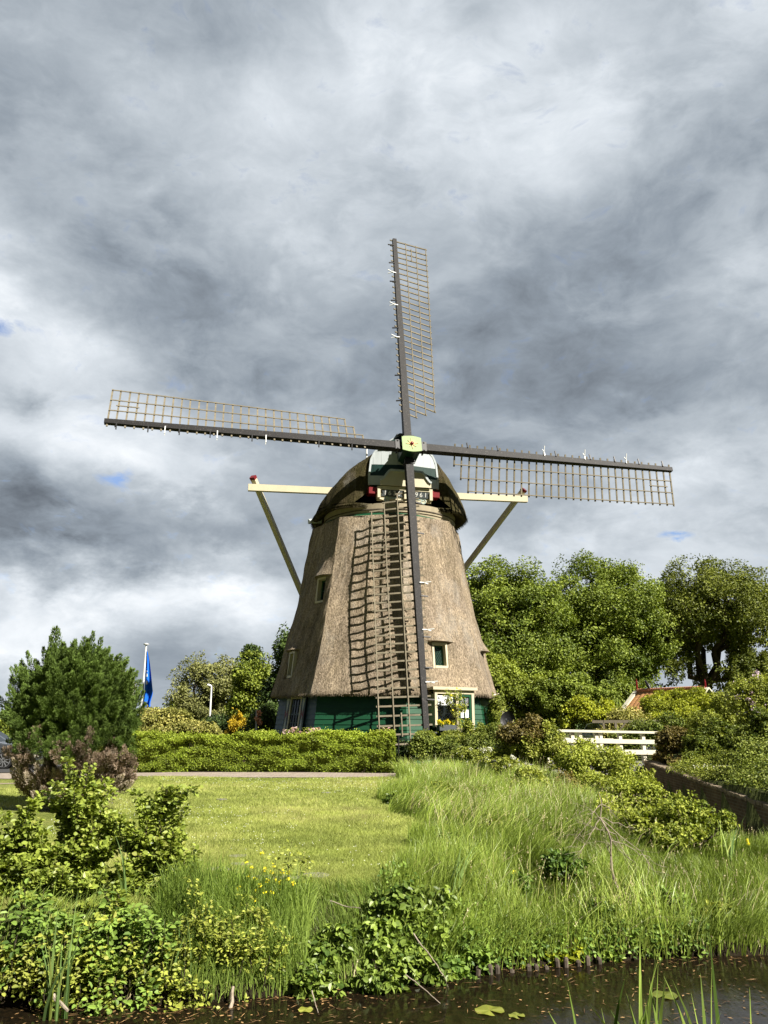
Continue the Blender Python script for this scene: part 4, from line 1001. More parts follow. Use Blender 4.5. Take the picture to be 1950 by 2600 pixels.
def fbm3(P, seed, f, octs=3):
    r = np.random.default_rng(seed); o = np.zeros(len(P))
    for k in range(octs):
        for j in range(9): d = unit(r.normal(size=3)) * f * 2 ** k * r.uniform(.6, 1.5); o += np.sin(P @ d + r.random() * 6.28) * .55 ** k
    return o / 3.2
def fill_crown(mb, env, r, n, leaf, seed, thr=-.05, shape='oval', zmin=0.0, bough=1.1, wide=.7):
    """leaves through the whole crown volume, thinned by noise so that boughs and gaps have no regular shape"""
    w = np.array([R3[0] * R3[1] * R3[2] for _, R3 in env]) ** .8; got = 0; rounds = 0
    while got < n and rounds < 8:
        rounds += 1; m_ = n; idx = r.choice(len(env), m_, p=w / w.sum()); d = rdir(r, m_); q = r.random(m_) ** .30
        c = np.array([e[0] for e in env])[idx]; R3 = np.array([e[1] for e in env])[idx]
        rag = 1 + .16 * fbm3(d * 3.0 + idx[:, None] * 7.1, seed + 5, 1.6, 3)
        P = c + d * (q * rag)[:, None] * R3; nz = fbm3(P * [1, 1, 1.35], seed, 1 / bough * 2.2, 3)
        ok = (nz > thr + r.normal(size=m_) * .12) & (P[:, 2] > zmin); P, d, nz = P[ok], d[ok], nz[ok]; P = P[:n - got]; d = d[:len(P)]; nz = nz[:len(P)]; k = len(P); got += k
        if k == 0: continue
        nr = unit(d * .6 + [0, 0, .45] + r.normal(size=(k, 3)) * .55); ax = unit(np.cross(nr, r.normal(size=(k, 3))) + d * .4 - [0, 0, .25]); tone = fbm3(P, seed + 9, .8, 2) * .22
        leaf_add(mb, P, nr, ax, leaf * r.uniform(.55, 1.35, k), leaf * wide * r.uniform(.7, 1.2, k), np.clip(.45 + tone + r.normal(size=k) * .2, 0, 1), shape=shape)
def tree(name, label, lobes, Y, leafm, n, leaf, r0, forkfrac=.35, base_px=None, per=40, flat=.5, rcf=.24, bark='stem', cat='tree', group=None, per_lobe=9, shape='oval', trunk_to=None, up=.5, inner=.45, spread=.5, env=None, share=.35, thr=-.05):
    r = rnew(); cx = np.mean([l[0][0] for l in lobes]) if base_px is None else at(base_px, 1838, Y)[0]
    base = np.array([cx, Y, float(height(cx, Y))]); top = max(l[0][2] + l[1][2] for l in lobes)
    t = thing(name, label, cat, base, group)
    cb = MB(); C, OWN = foliage(cb, lobes, r, n if env is None else int(n * share), leaf, per, flat, rcf, up, shape=shape, zmin=base[2] + .15, inner=inner, spread=spread); 
    if env is not None: fill_crown(cb, env, r, int(n * (1 - share)), leaf, SEED[0] * 3, thr, shape, base[2] + .2)
    cb.build('crown', LM[leafm], t)
    wb_ = MB(); fork = base + np.array([r.normal() * .02 * top, 0, (top - base[2]) * forkfrac]); wood(wb_, base, lobes, C, OWN, r, r0, fork, per_lobe, .02); wb_.build('trunk', bark, t, smooth=True)
    return t

def shrub(name, label, lobes, leafm, n, leaf, cat='shrub', per=26, flat=.85, rcf=.40, stems=True, r0=.03, base=None, shape='oval', bark='stem', group=None, extra=None, per_lobe=6, up=.45, droop=.15, inner=.4, wide=.7, spread=.5, nbase=1):
    r = rnew(); c = np.mean([l[0] for l in lobes], 0) if base is None else np.asarray(base, float)
    gz = float(height(c[0], c[1])); b = np.array([c[0], c[1], gz if base is None or len(c) < 3 else c[2]])
    t = thing(name, label, cat, b, group)
    m = MB(); C, OWN = foliage(m, lobes, r, int(n * .5), leaf, per, flat, rcf, up, droop, shape, gz + .03, inner, wide=wide, spread=spread)
    rm = np.mean([l[1].mean() for l in lobes]); fill_crown(m, [(c_, rd * 1.06) for c_, rd in lobes], r, int(n * .6), leaf, SEED[0] * 3, -.08, shape, gz + .03, max(.12, rm * .75), wide); m.build('foliage', LM[leafm], t)
    if stems:
        m = MB()
        for k in range(nbase):
            bb = b + np.r_[r.normal(size=2) * .12 * (nbase > 1), -.05]; wood(m, bb, lobes[k::nbase], C, np.where(OWN % nbase == k, OWN // nbase, -1), r, r0, None, per_lobe, .006)
        m.build('stem', bark, t, smooth=True)
    if extra:                                           # blossom scattered over the outside
        em, en, el, ename = extra; m = MB(); foliage(m, [(c_ + zv * rd[2] * .12, rd * 1.03) for c_, rd in lobes], r, en, el, max(6, per // 2), flat, .16, .6, 0, 'oval', gz + .05, .85, wide=.9); m.build(ename, LM[em], t)
    return t

def crown_lobes(px, py, rx, ry, Y, n, seed, size=.30, low=-.5, dep=.9):
    """irregular crown: many overlapping boughs spread through a dome"""
    r = np.random.default_rng(seed); c, R3 = lob(px, py, rx, ry, Y, dep); out = []
    while len(out) < n:
        d = rdir(r, 1)[0]
        if d[2] < low: continue
        q = r.uniform(.25, .92); s_ = size * r.uniform(.65, 1.25) * R3.min(); out.append((c + d * q * R3, np.array([s_ * 1.25, s_ * 1.25, s_ * .85])))
    return out
# --- background trees, left
LB = [
 ('pale half leafed tree behind the dark conifer, left of the blue flag', crown_lobes(305, 1730, 50, 74, 75, 14, 913, .40, -1), 75, 'pale', 3600, .24, .16, .3),
 ('broad olive green tree with a feathery top, farthest from the mill on the left', crown_lobes(535, 1765, 95, 108, 80, 30, 911, .30, -1), 80, 'willow', 30000, .24, .3, .3),
 ('dense bright green tree rising between the olive tree and the mill', crown_lobes(640, 1755, 56, 98, 72, 24, 912, .42, -1), 72, 'mid', 17000, .28, .28, .35),
 ('dark pointed tree top showing above the bright green tree', [lob(636, 1662, 32, 32, 92), lob(640, 1720, 30, 60, 92)], 92, 'deep', 7000, .34, .3, .4),
 ('slim grey green tree between the bright green tree and the mill', crown_lobes(686, 1745, 26, 82, 86, 14, 915, .5, -1), 86, 'grey', 4600, .3, .2, .3),
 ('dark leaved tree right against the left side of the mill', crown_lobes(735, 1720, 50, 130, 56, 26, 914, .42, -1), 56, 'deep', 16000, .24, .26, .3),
 ('low rounded dark green tree at the left foot of the olive tree', [lob(455, 1800, 38, 36, 88), lob(425, 1820, 26, 24, 88)], 88, 'mid', 5200, .3, .2, .3),
 ('small tree at the left edge of the picture beyond the parked car', [lob(2, 1850, 32, 30, 62), lob(-40, 1840, 40, 40, 62)], 62, 'mid', 4200, .26, .2, .3),
]
ENVS = {2: [lob(535, 1752, 98, 92, 80), lob(540, 1812, 110, 46, 80)], 3: [lob(640, 1738, 56, 78, 72), lob(640, 1800, 62, 50, 72)], 6: [lob(738, 1690, 46, 100, 56), lob(715, 1775, 54, 75, 56)]}
for li, (label, lobes, Y, lm, n, lf, r0, ff) in enumerate(LB, 1): tree('background_tree', label, lobes, Y, lm, n, lf * .85, r0, ff, per=16 if len(lobes) > 8 else 34, flat=.8, rcf=.5, env=ENVS.get(li), thr=-.12, group='trees behind the windmill on the left')
# --- tall trees, right
TG = 'tall trees right of the windmill'
tree('tall_tree', 'tall spreading tree with airy crown, nearest to the windmill', crown_lobes(1300, 1610, 155, 185, 54, 52, 901, .30, -1) + [lob(1230, 1490, 36, 30, 54), lob(1330, 1462, 46, 30, 54), lob(1400, 1500, 36, 34, 54)], 54, 'elm', 105000, .16, .40, .34, thr=.01, env=[lob(1300, 1590, 165, 165, 54, .8), lob(1235, 1560, 95, 115, 54), lob(1300, 1720, 160, 110, 54, .7)], base_px=1330, per=16, flat=.75, rcf=.46, group=TG, per_lobe=5, up=.35)
tree('tall_tree', 'tallest rounded tree in the middle of the three right of the windmill', crown_lobes(1520, 1605, 150, 195, 58, 58, 902, .29, -1) + [lob(1480, 1448, 46, 34, 58), lob(1540, 1440, 50, 30, 58), lob(1600, 1475, 40, 34, 58)], 58, 'elm', 115000, .165, .46, .30, thr=.01, env=[lob(1520, 1565, 160, 155, 58, .8), lob(1500, 1700, 175, 120, 58, .7), lob(1620, 1620, 90, 110, 58)], base_px=1515, per=16, flat=.75, rcf=.46, group=TG, per_lobe=5, up=.35)
tree('tall_tree', 'dark wide tree with a visible forked trunk at the right edge', crown_lobes(1800, 1580, 190, 150, 60, 50, 903, .30, -.45) + [lob(1720, 1490, 44, 34, 60), lob(1800, 1465, 50, 32, 60), lob(1880, 1490, 44, 36, 60), lob(1940, 1530, 50, 44, 60), lob(1955, 1620, 44, 50, 60), lob(1880, 1715, 70, 36, 60), lob(1950, 1720, 50, 50, 60), lob(1665, 1640, 34, 40, 60)], 60, 'elm_dark', 98000, .17, .50, .26, env=[lob(1800, 1540, 200, 115, 60, .7), lob(1690, 1610, 80, 95, 60), lob(1910, 1610, 100, 105, 60), lob(1880, 1710, 120, 50, 60), lob(1665, 1690, 70, 50, 60), lob(1960, 1690, 60, 90, 60)], thr=.07, base_px=1792, per=15, flat=.7, rcf=.46, group=TG, per_lobe=5, up=.35)
tree('garden_tree', 'bushy green tree close to the right side of the windmill', [lob(1225, 1700, 48, 58, 48), lob(1285, 1740, 62, 60, 48), lob(1235, 1800, 60, 55, 48), lob(1340, 1800, 55, 55, 48)], 48, 'mid', 44000, .14, .2, .25, per=30, flat=.7, rcf=.42, env=[lob(1240, 1745, 85, 95, 48), lob(1330, 1790, 80, 70, 48)])
tree('garden_tree', 'fresh green small tree in front of the tall trees, left of the garden house', [lob(1400, 1770, 50, 60, 47), lob(1460, 1740, 45, 45, 47), lob(1540, 1790, 60, 50, 47), lob(1580, 1760, 34, 44, 47)], 47, 'elm', 38000, .14, .18, .3, per=30, flat=.6, rcf=.42, env=[lob(1420, 1775, 80, 70, 47), lob(1540, 1790, 80, 60, 47)])
r = rnew(); m = MB(); foliage(m, [lob(px, 1835 + r.uniform(-8, 6), 60, 26 + r.uniform(0, 14), 105) for px in range(-150, 2200, 55)], r, 42000, .34, 16, .8, .5); tag(m.build('far_wood', LM['deep']), 'dark line of distant trees along the horizon', 'wood', kind='stuff')
# --- shrubs behind hedge and round the garden
SH = [
 ('speckled_shrub', 'broad yellowish shrub behind the left part of the hedge', [lob(400, 1832, 62, 40, 37), lob(450, 1838, 40, 34, 37), lob(480, 1850, 46, 30, 37), lob(360, 1855, 40, 34, 37), lob(525, 1865, 36, 26, 37), lob(425, 1815, 30, 18, 37)], 'variegated', 13000, .10, {}),
 ('orange_shrub', 'narrow orange yellow shrub in the shade of the trees left of the mill', [lob(603, 1845, 18, 40, 52), lob(590, 1870, 20, 26, 52)], 'orange', 3600, .13, {}),
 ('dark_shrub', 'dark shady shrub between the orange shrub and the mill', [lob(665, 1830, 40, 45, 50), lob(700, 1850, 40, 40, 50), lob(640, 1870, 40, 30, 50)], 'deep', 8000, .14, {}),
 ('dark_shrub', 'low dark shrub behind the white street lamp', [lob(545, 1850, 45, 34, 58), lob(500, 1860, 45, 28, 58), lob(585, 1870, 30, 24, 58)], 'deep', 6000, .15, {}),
 ('rose_bush', 'rambling rose bush with blush flowers at the right wall of the mill', [lob(1262, 1810, 24, 42, 37), lob(1285, 1840, 26, 30, 37)], 'shrub', 4200, .09, dict(extra=('roses', 420, .10, 'blossom'))),
 ('garden_shrub', 'leafy shrub below the bay window of the windmill', [lob(1085, 1878, 40, 20, 32.2), lob(1150, 1876, 42, 20, 32.2), lob(1120, 1900, 56, 28, 32.2), lob(1215, 1868, 32, 26, 32.2), lob(1190, 1850, 14, 22, 32.2)], 'shrub', 15000, .085, {}),
 ('garden_shrub', 'tangled dark bush to the right of the iron gate', [lob(1075, 1895, 34, 38, 31), lob(1140, 1905, 46, 36, 31), lob(1215, 1890, 50, 38, 31), lob(1265, 1870, 34, 34, 31)], 'shrubdark', 15000, .08, {}),
 ('cow_parsley', 'cow parsley patch with pale heads in front of the tangled bush', [lob(1185, 1925, 40, 26, 29.5), lob(1240, 1930, 40, 30, 29.5)], 'shrub', 4200, .07, dict(extra=('whitefl', 700, .032, 'flower_head'), cat='flower')),
 ('cow_parsley', 'white flowering cow parsley at the foot of the two leafy posts', [lob(1290, 1945, 36, 24, 25), lob(1330, 1965, 40, 22, 25)], 'shrub', 3600, .07, dict(extra=('whitefl', 900, .032, 'flower_head'), cat='flower')),
 ('bronze_tree', 'small reddish leaved tree on a bare trunk left of the footbridge', [lob(1290, 1862, 28, 24, 26), lob(1318, 1850, 30, 22, 26.3), lob(1352, 1838, 26, 22, 26), lob(1372, 1862, 24, 20, 26), lob(1335, 1870, 34, 18, 25.8)], 'bronze', 3600, .09, dict(r0=.07, base=(at(1312, 1838, 26)[0], 26), bark='twig', cat='tree')),
 ('climber', 'green climber smothering the left end of the bridge railing', [lob(1395, 1868, 36, 36, 26), lob(1365, 1910, 38, 42, 26), lob(1425, 1915, 34, 34, 25.5), lob(1335, 1900, 32, 44, 26), lob(1290, 1905, 30, 36, 26.5)], 'shrub', 11000, .08, dict(r0=.05)),
 ('weeping_shrub', 'bright yellow green drooping shrub above the bridge railing', [lob(1480, 1800, 44, 26, 36), lob(1525, 1810, 34, 34, 36), lob(1440, 1825, 22, 34, 36)], 'yellowgreen', 8000, .11, dict(droop=.9)),
 ('garden_shrub', 'olive shrub between the drooping shrub and the pergola', [lob(1590, 1830, 48, 36, 35), lob(1560, 1860, 50, 30, 35), lob(1630, 1850, 40, 34, 35)], 'variegated', 8000, .09, {}),
 ('climber', 'yellow green creeper covering the roof slope of the garden house', [lob(1660, 1788, 32, 28, 39.4), lob(1695, 1774, 36, 22, 39.8), lob(1735, 1770, 36, 20, 39.2), lob(1770, 1766, 30, 22, 38.6), lob(1810, 1790, 34, 30, 37), lob(1680, 1805, 40, 24, 38.2), lob(1740, 1800, 44, 24, 37.4), lob(1690, 1830, 46, 24, 37), lob(1745, 1825, 46, 26, 36.6), lob(1800, 1832, 40, 26, 36)], 'yellowgreen', 22000, .105, dict(droop=.7)),
 ('garden_shrub', 'tall loose shrub at the right end of the garden house', [lob(1840, 1790, 36, 38, 34), lob(1800, 1840, 52, 40, 34), lob(1860, 1840, 40, 46, 34)], 'shrub', 12000, .09, {}),
 ('lilac_bush', 'lilac bush with mauve blossom at the right edge', [lob(1890, 1770, 46, 40, 31), lob(1940, 1750, 40, 46, 31), lob(1920, 1820, 52, 46, 31)], 'shrub', 12000, .085, dict(extra=('lilac', 900, .07, 'blossom'), bark='twig', r0=.04)),
 ('bronze_tree', 'umbrella shaped bronze leaved little tree beside the bridge end', [lob(1715, 1875, 44, 24, 27), lob(1755, 1890, 34, 24, 27), lob(1690, 1890, 30, 20, 27)], 'bronze', 6200, .10, dict(r0=.09, base=(at(1712, 1838, 27)[0], 27), cat='tree', bark='twig')),
 ('garden_shrub', 'big leafy shrub in the middle of the bank above the brick wall', [lob(1790, 1900, 52, 44, 26), lob(1840, 1880, 46, 46, 26), lob(1770, 1950, 46, 34, 25), lob(1830, 1950, 52, 38, 25)], 'shrub', 17000, .085, {}),
 ('garden_shrub', 'large dense shrub above the wall at the right edge', [lob(1900, 1900, 50, 56, 23), lob(1945, 1870, 46, 56, 23), lob(1900, 1970, 52, 40, 22), lob(1950, 1970, 46, 52, 22), lob(1865, 2000, 34, 26, 21.5)], 'shrubdark', 20000, .075, {}),
 ('white_flower', 'white flowering plant on top of the brick wall', [lob(1800, 1975, 36, 16, 22.5), lob(1840, 1990, 30, 14, 22)], 'shrub', 2400, .06, dict(extra=('whitefl', 700, .035, 'blossom'), cat='flower')),
 ('garden_shrub', 'yellowish low shrub on the wall just right of the bridge', [lob(1735, 1945, 34, 22, 26), lob(1680, 1925, 22, 26, 28)], 'bronze', 3600, .08, {}),
 ('garden_shrub', 'rough green shrubs hiding most of the pergola', [lob(1640, 1848, 44, 26, 31.8), lob(1590, 1868, 40, 20, 31.8), lob(1690, 1840, 40, 30, 31.8), lob(1600, 1880, 40, 30, 33.6), lob(1660, 1870, 40, 36, 34)], 'shrubdark', 6500, .09, {}),
]
for name, label, lobes, lm, n, lf, kw in SH: shrub(name, label, lobes, lm, int(n * 1.5), lf * .9, **kw)
shrub('dark_shrub', 'dark shrub filling the gap behind the iron gate', [lob(1030, 1905, 40, 26, 33.4), lob(1000, 1915, 30, 22, 33.2), lob(1065, 1900, 30, 30, 33.4)], 'deep', 3600, .08)
# flowers that rise over the hedge
for px, label in ((742, 'pink flower spikes over the hedge below the shuttered window'), (795, 'pink flower spikes over the hedge at the corner of the mill'), (975, 'pale flower spikes over the right end of the hedge')):
    shrub('flower_spike', label, [lob(px, 1862, 24, 14, 33.4)], 'shrub', 500, .06, cat='flower', extra=('pink', 260, .055, 'blossom'), base=(at(px, 1838, 33.4)[0], 33.4), r0=.012)
q = at(650, 1850, 44); rp = thing('rose_post', 'white post wound with russet roses standing left of the mill', 'post', (q[0], q[1], 0))
m = MB(); m.bar((q[0], q[1], 0), (q[0], q[1], at(650, 1802, 44)[2]), .09, .09, up=(0, 1, 0)); m.build('post', 'metalwhite', rp)
m = MB(); r = rnew(); foliage(m, [lob(655, 1820, 9, 16, 43.9), lob(659, 1835, 6, 12, 43.9)], r, 260, .11, 8, zmin=.3); m.build('roses', LM['redfl'], rp)
# yellow flowers in the bay
q = pol(np.array(R(25)), 5.72, np.array(1.72)); fbx = thing('flower_trough', 'yellow flowers in a trough below the bay window of the mill', 'flowers', q)
o, t = facet_frame(R(32)); m = MB(); m.box(q - zv * .12, t * .42, o * .12, zv * .11); m.build('trough', 'slate', fbx)
m = MB(); foliage(m, [(q + zv * .08 + t * k, np.array([.16, .16, .10])) for k in (-.28, 0, .28)], rnew(), 420, .07, 8); m.build('blossom', LM['yellowfl'], fbx)
m = MB(); foliage(m, [(q + zv * .03 + t * k, np.array([.2, .2, .16])) for k in (-.28, 0, .28)], rnew(), 420, .07, 8); m.build('foliage', LM['shrub'], fbx)
cv_ = pol(np.array(R(31)), 5.70, np.array(2.4))
shrub('climbing_rose', 'thin climbing rose trained up the middle of the bay window', [(cv_ + zv * dz + t * dx, np.array([.22, .18, .32])) for dz, dx in ((.45, 0), (-.1, -.1), (-.7, .05), (.1, .25), (.4, -.5))], 'shrub', 900, .07, extra=('yellowfl', 24, .09, 'blossom'), r0=.02, cat='climber', base=(cv_[0], cv_[1]))
c_ = pol(np.array(R(-56)), 5.38, np.array(1.32)); m = MB(); foliage(m, [(c_ + facet_frame(R(-56))[1] * k, np.array([.16, .16, .09])) for k in (-.35, 0, .35)], rnew(), 300, .06, 6); m.build('box_plants', LM['shrub'], mill)

# --- hedge
hx0, hx1, hy0, hy1, hz = -10.6, .42, 31.05, 32.0, 1.36
hg = thing('hedge', 'long clipped yellow green hedge in front of the windmill', 'hedge', ((hx0 + hx1) / 2, hy0, 0))
r = rnew(); n = 120000
u = r.uniform(hx0, hx1, n); v = r.random(n); z = np.where(v < .62, r.uniform(.02, hz, n), hz); y = np.where(v < .62, hy0, r.uniform(hy0, hy1, n))
endm = v > .95; u = np.where(endm, hx1, u); z = np.where(endm, r.uniform(.05, hz, n), z); y = np.where(endm, r.uniform(hy0, hy1, n), y)
rnd_c = np.maximum(0, (z - hz + .22)) * .8 * (v < .62); y = y + rnd_c ** 1.5
lump = fbm2(u * 1.2, z * 1.6 + y * 1.3, 31, 4, 3.2); depth = np.clip(.10 + .11 * lump, -.04, .4) + r.random(n) * .10
nrm = np.where((v < .62)[:, None], [0, -1, .25], [0, -.2, 1]); nrm = np.where(endm[:, None], [1, -.2, .2], nrm)
P = np.stack([u, y, z], -1) - nrm * depth[:, None]; P[:, 2] = np.maximum(P[:, 2] + np.where(z >= hz, .05 * fbm2(u, y, 33, 3, 2.2) + r.exponential(.03, n), 0), .02)
P[:, 1] += np.where(z < .25, (.25 - z) * .5, 0)
keepm = (depth < .40); P, nrm, u = P[keepm], nrm[keepm], u[keepm]; n = len(P)
nr = unit(nrm + r.normal(size=(n, 3)) * .6); ax = unit(np.cross(nr, r.normal(size=(n, 3))) + [0, -.2, .5])
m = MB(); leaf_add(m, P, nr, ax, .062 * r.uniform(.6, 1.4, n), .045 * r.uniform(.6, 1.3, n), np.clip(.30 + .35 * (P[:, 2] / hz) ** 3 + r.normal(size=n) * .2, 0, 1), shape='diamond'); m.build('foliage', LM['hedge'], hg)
m = MB()
for k in range(240):
    x = r.uniform(hx0 + .1, hx1 - .15); y0 = r.uniform(hy0 + .3, hy1 - .2); m.tube(curve((x, y0, 0), (x + r.normal() * .2, y0 + r.normal() * .12, r.uniform(.7, 1.15)), r, 0, .1, 5), [.016, .014, .012, .009, .004], 5)
m.build('twigs', 'stem', hg)
m = MB(); 
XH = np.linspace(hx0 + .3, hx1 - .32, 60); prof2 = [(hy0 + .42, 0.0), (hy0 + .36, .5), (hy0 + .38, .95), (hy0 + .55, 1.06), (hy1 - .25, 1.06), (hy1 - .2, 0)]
m.grid(np.array([[(x, a + .06 * math.sin(x * 7 + b * 5), b + .04 * math.sin(x * 5)) for a, b in prof2] for x in XH])); m.build('dark_core', 'stem', hg)  # solid dark core added to block light between the leaves

# --- conifer with a dead skirt
cy_ = 18.3; cb = np.array([at(190, 1838, cy_)[0], cy_, 0.0]); con = thing('conifer', 'big dark green bushy conifer with dead brown lower branches', 'conifer', cb)
r = rnew(); con_g, con_d, con_gr, con_w = MB(), MB(), MB(), MB()
def plume(mb, a, d, l, w, n, rr, needle=.055):
    """a feathery spray: short needles round a curved axis"""
    t_ = rr.random(n) ** .8; d = unit(d); side = unit(np.cross(d, rr.normal(size=3))); s2 = np.cross(d, side)
    ang = rr.random(n) * 6.283; rad = w * (1 - t_) ** .7 * (.25 + .75 * np.sqrt(t_ * 2).clip(0, 1)) * np.sqrt(rr.random(n))
    o_ = np.cos(ang)[:, None] * side + np.sin(ang)[:, None] * s2
    P = a + d * (l * t_)[:, None] + o_ * rad[:, None] + np.array([0, 0, .12 * l]) * (t_ ** 2)[:, None]
    ax = unit(d * .9 + o_ * .6 + np.array([0, 0, .35]) + rr.normal(size=(n, 3)) * .2); nr = unit(o_ + rr.normal(size=(n, 3)) * .5 + [0, 0, .3])
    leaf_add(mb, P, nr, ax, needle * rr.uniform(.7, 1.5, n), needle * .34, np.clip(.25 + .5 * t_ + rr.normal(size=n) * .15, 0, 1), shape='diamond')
sil = [  # silhouette of the green part: px, py anchors of plume ends
 (145, 1608), (235, 1620), (110, 1660), (190, 1640), (275, 1660), (70, 1670), (40, 1705), (310, 1700), (335, 1735), (360, 1770), (25, 1755), (365, 1800), (345, 1840), (15, 1800), (10, 1820), (340, 1880), (160, 1650), (225, 1640), (255, 1635), (128, 1632), (90, 1690), (295, 1680), (330, 1715), (55, 1690), (30, 1730), (355, 1755)]
SPX = lambda px, py, dy=0.0: at(px, py, cy_ + dy)
for px, py in sil:
    e = SPX(px, py, r.normal() * .25); core = SPX(190 + (px - 190) * .45, min(py + 110, 1880), 0) ; d = unit(e - core); d = unit(d + [0, 0, .35])
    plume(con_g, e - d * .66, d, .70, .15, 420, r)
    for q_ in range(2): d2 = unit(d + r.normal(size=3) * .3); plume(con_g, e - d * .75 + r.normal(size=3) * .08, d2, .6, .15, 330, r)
for k in range(900):
    th_ = r.uniform(-math.pi, 0) if r.random() < .8 else r.uniform(0, math.pi); ph_ = r.uniform(-.85, 1.25)
    c0_ = SPX(188, 1815); rad = np.array([1.48, 1.35, 1.62]) * r.uniform(.62, 1.0)
    d = np.array([math.cos(th_) * math.cos(ph_), math.sin(th_) * math.cos(ph_), math.sin(ph_)])
    if ph_ < 0: rad[2] *= .95
    a = c0_ + d * rad * .72; dd = unit(d * np.array([1, 1, .5]) + [0, 0, .55] + r.normal(size=3) * .2)
    core_ = r.random() < .3
    if core_: a = c0_ + d * rad * .5
    elif fbm3(a[None], 77, 2.6, 2)[0] < -.10: continue
    brown = a[2] < .80 + .22 * r.normal() and r.random() < .85
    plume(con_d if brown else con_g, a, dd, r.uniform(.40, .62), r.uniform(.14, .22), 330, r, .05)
for k in range(60):                                   # rounded tufts lower down
    px, py = r.uniform(30, 350), r.uniform(1845, 1955); a = SPX(px, py, -r.uniform(.9, 1.35) * math.sqrt(max(.1, 1 - ((px - 190) / 190) ** 2)))
    g_ = r.random() < 1.05 - .95 * (py - 1845) / 100
    m_ = con_g if g_ else con_d
    for j in range(3): plume(m_, a + r.normal(size=3) * .06, unit(np.array([r.normal() * .5, -.9, .6 + r.normal() * .4])), .28, .13, 150, r, .042)
for k in range(170):                                  # grey brown skirt of dead twigs
    px = r.uniform(40, 330); f = abs(px - 185) / 150; py = r.uniform(1925, 2075 - 75 * f)
    a = SPX(px, py, -r.uniform(.4, 1.15)); a[2] = max(a[2], .03); b0 = cb + np.array([(a[0] - cb[0]) * .25, (a[1] - cy_) * .3, .05])
    d = unit(a - b0 + [0, 0, .12]); plume(con_gr if r.random() < .55 else con_d, a - d * .25, d, .42, .15, 240, r, .045)
    con_w.tube(curve(b0, a, r, .05, .06, 5), np.linspace(.025, .006, 5), 5)
for k in range(9): con_w.tube(curve(cb + np.r_[r.normal(size=2) * .1, 0], SPX(190 + r.normal() * 50, 1800 + abs(r.normal()) * 30), r, 0, .06, 7), np.linspace(.10, .02, 7), 7)
con_g.build('crown', LM['juniper'], con); o_ = con_d.build('dead_foliage', LM['dead'], con); o_['label'] = 'dead brown foliage'; o_ = con_gr.build('dead_twigs', LM['deadgrey'], con); o_['label'] = 'grey dead twigs'; con_w.build('trunk', 'stem', con)
# ------------------------------------------------------------------ grasses and the near bank
def blades(mb, P, h, w, lean, rnd, seg=3, droop=.35, r=None):
    """tapering grass blades; lean (n,3) horizontal vector reached at the tip"""
    n = len(P); h = np.broadcast_to(h, n); w = np.broadcast_to(w, n)
    a = r.random(n) * 6.283; side = np.stack([np.cos(a), np.sin(a) * .5, 0 * a], -1)
    rows = []
    for k in range(seg + 1):
        t = k / seg; ctr = P + zv * (h * (t - droop * t ** 3 * np.minimum(1, np.linalg.norm(lean, axis=1) / (h + 1e-6))))[:, None] + lean * (t ** 1.9)
        ww = w * (1 - t ** 1.6) * .5 + .0006
        rows += [ctr - side * ww[:, None], ctr + side * ww[:, None]]
    V = np.stack(rows, 1); i = np.arange(n)[:, None] * (2 * seg + 2)
    F = np.concatenate([i + np.array([[2 * k, 2 * k + 1, 2 * k + 3, 2 * k + 2]]) for k in range(seg)])
    mb.add(V.reshape(-1, 3), F, np.repeat(rnd, 2 * seg + 2))

# lawn blades, denser near the camera
r = rnew(); m = MB()
for n, y0, y1, hh, ww, xl in ((150000, 8.7, 12.5, .050, .0055, 4.2), (110000, 12.5, 18, .052, .008, 6.5), (80000, 18, 28.3, .06, .013, 11)):
    y = np.sqrt(r.uniform(y0 ** 2, y1 ** 2, n)) if y0 > 12 else r.uniform(y0, y1, n); x = r.uniform(-1, 0, n) * xl * 1.12; xr = x_right(y); x = xr + .25 - (xl + .4) * r.random(n)
    ok = (y > y_edge(x) + .8); x, y = x[ok], y[ok]; nn_ = len(x)
    patch = .5 + .28 * fbm2(x, y, 41, 4, .9)
    P = np.stack([x, y, height(x, y) + .008], -1); ln = r.normal(size=(nn_, 3)) * hh * .55; ln[:, 2] = 0
    blades(m, P, hh * r.uniform(.4, 1.3, nn_) * (.7 + .5 * patch.clip(0, 1.2)), ww, ln, np.clip(patch + r.normal(size=nn_) * .22, 0, 1), 1, .2, r)
tag(m.build('lawn_grass', LM['lawnblade']), 'short mown lawn grass', 'grass', kind='stuff')
m = MB(); n = 1500; y = r.uniform(9.3, 28, n); x = x_right(y) - (1 - r.random(n) ** 1.3) * np.interp(y, [9, 28], [4.5, 11]); clump = fbm2(x, y, 43, 3, .8) > -.1; x, y = x[clump], y[clump]
P = np.stack([x, y, height(x, y) + .05], -1); sz = .008 + .0005 * y
leaf_add(m, P - np.array([.01, 0, 0]), np.tile([0, -.55, .8], (len(P), 1)), unit(np.tile([1., 0, .1], (len(P), 1))), sz, sz * .8, np.full(len(P), .5), shape='diamond'); tag(m.build('daisies', LM['daisy']), 'tiny daisies sprinkled over the lawn', 'flowers', kind='stuff')

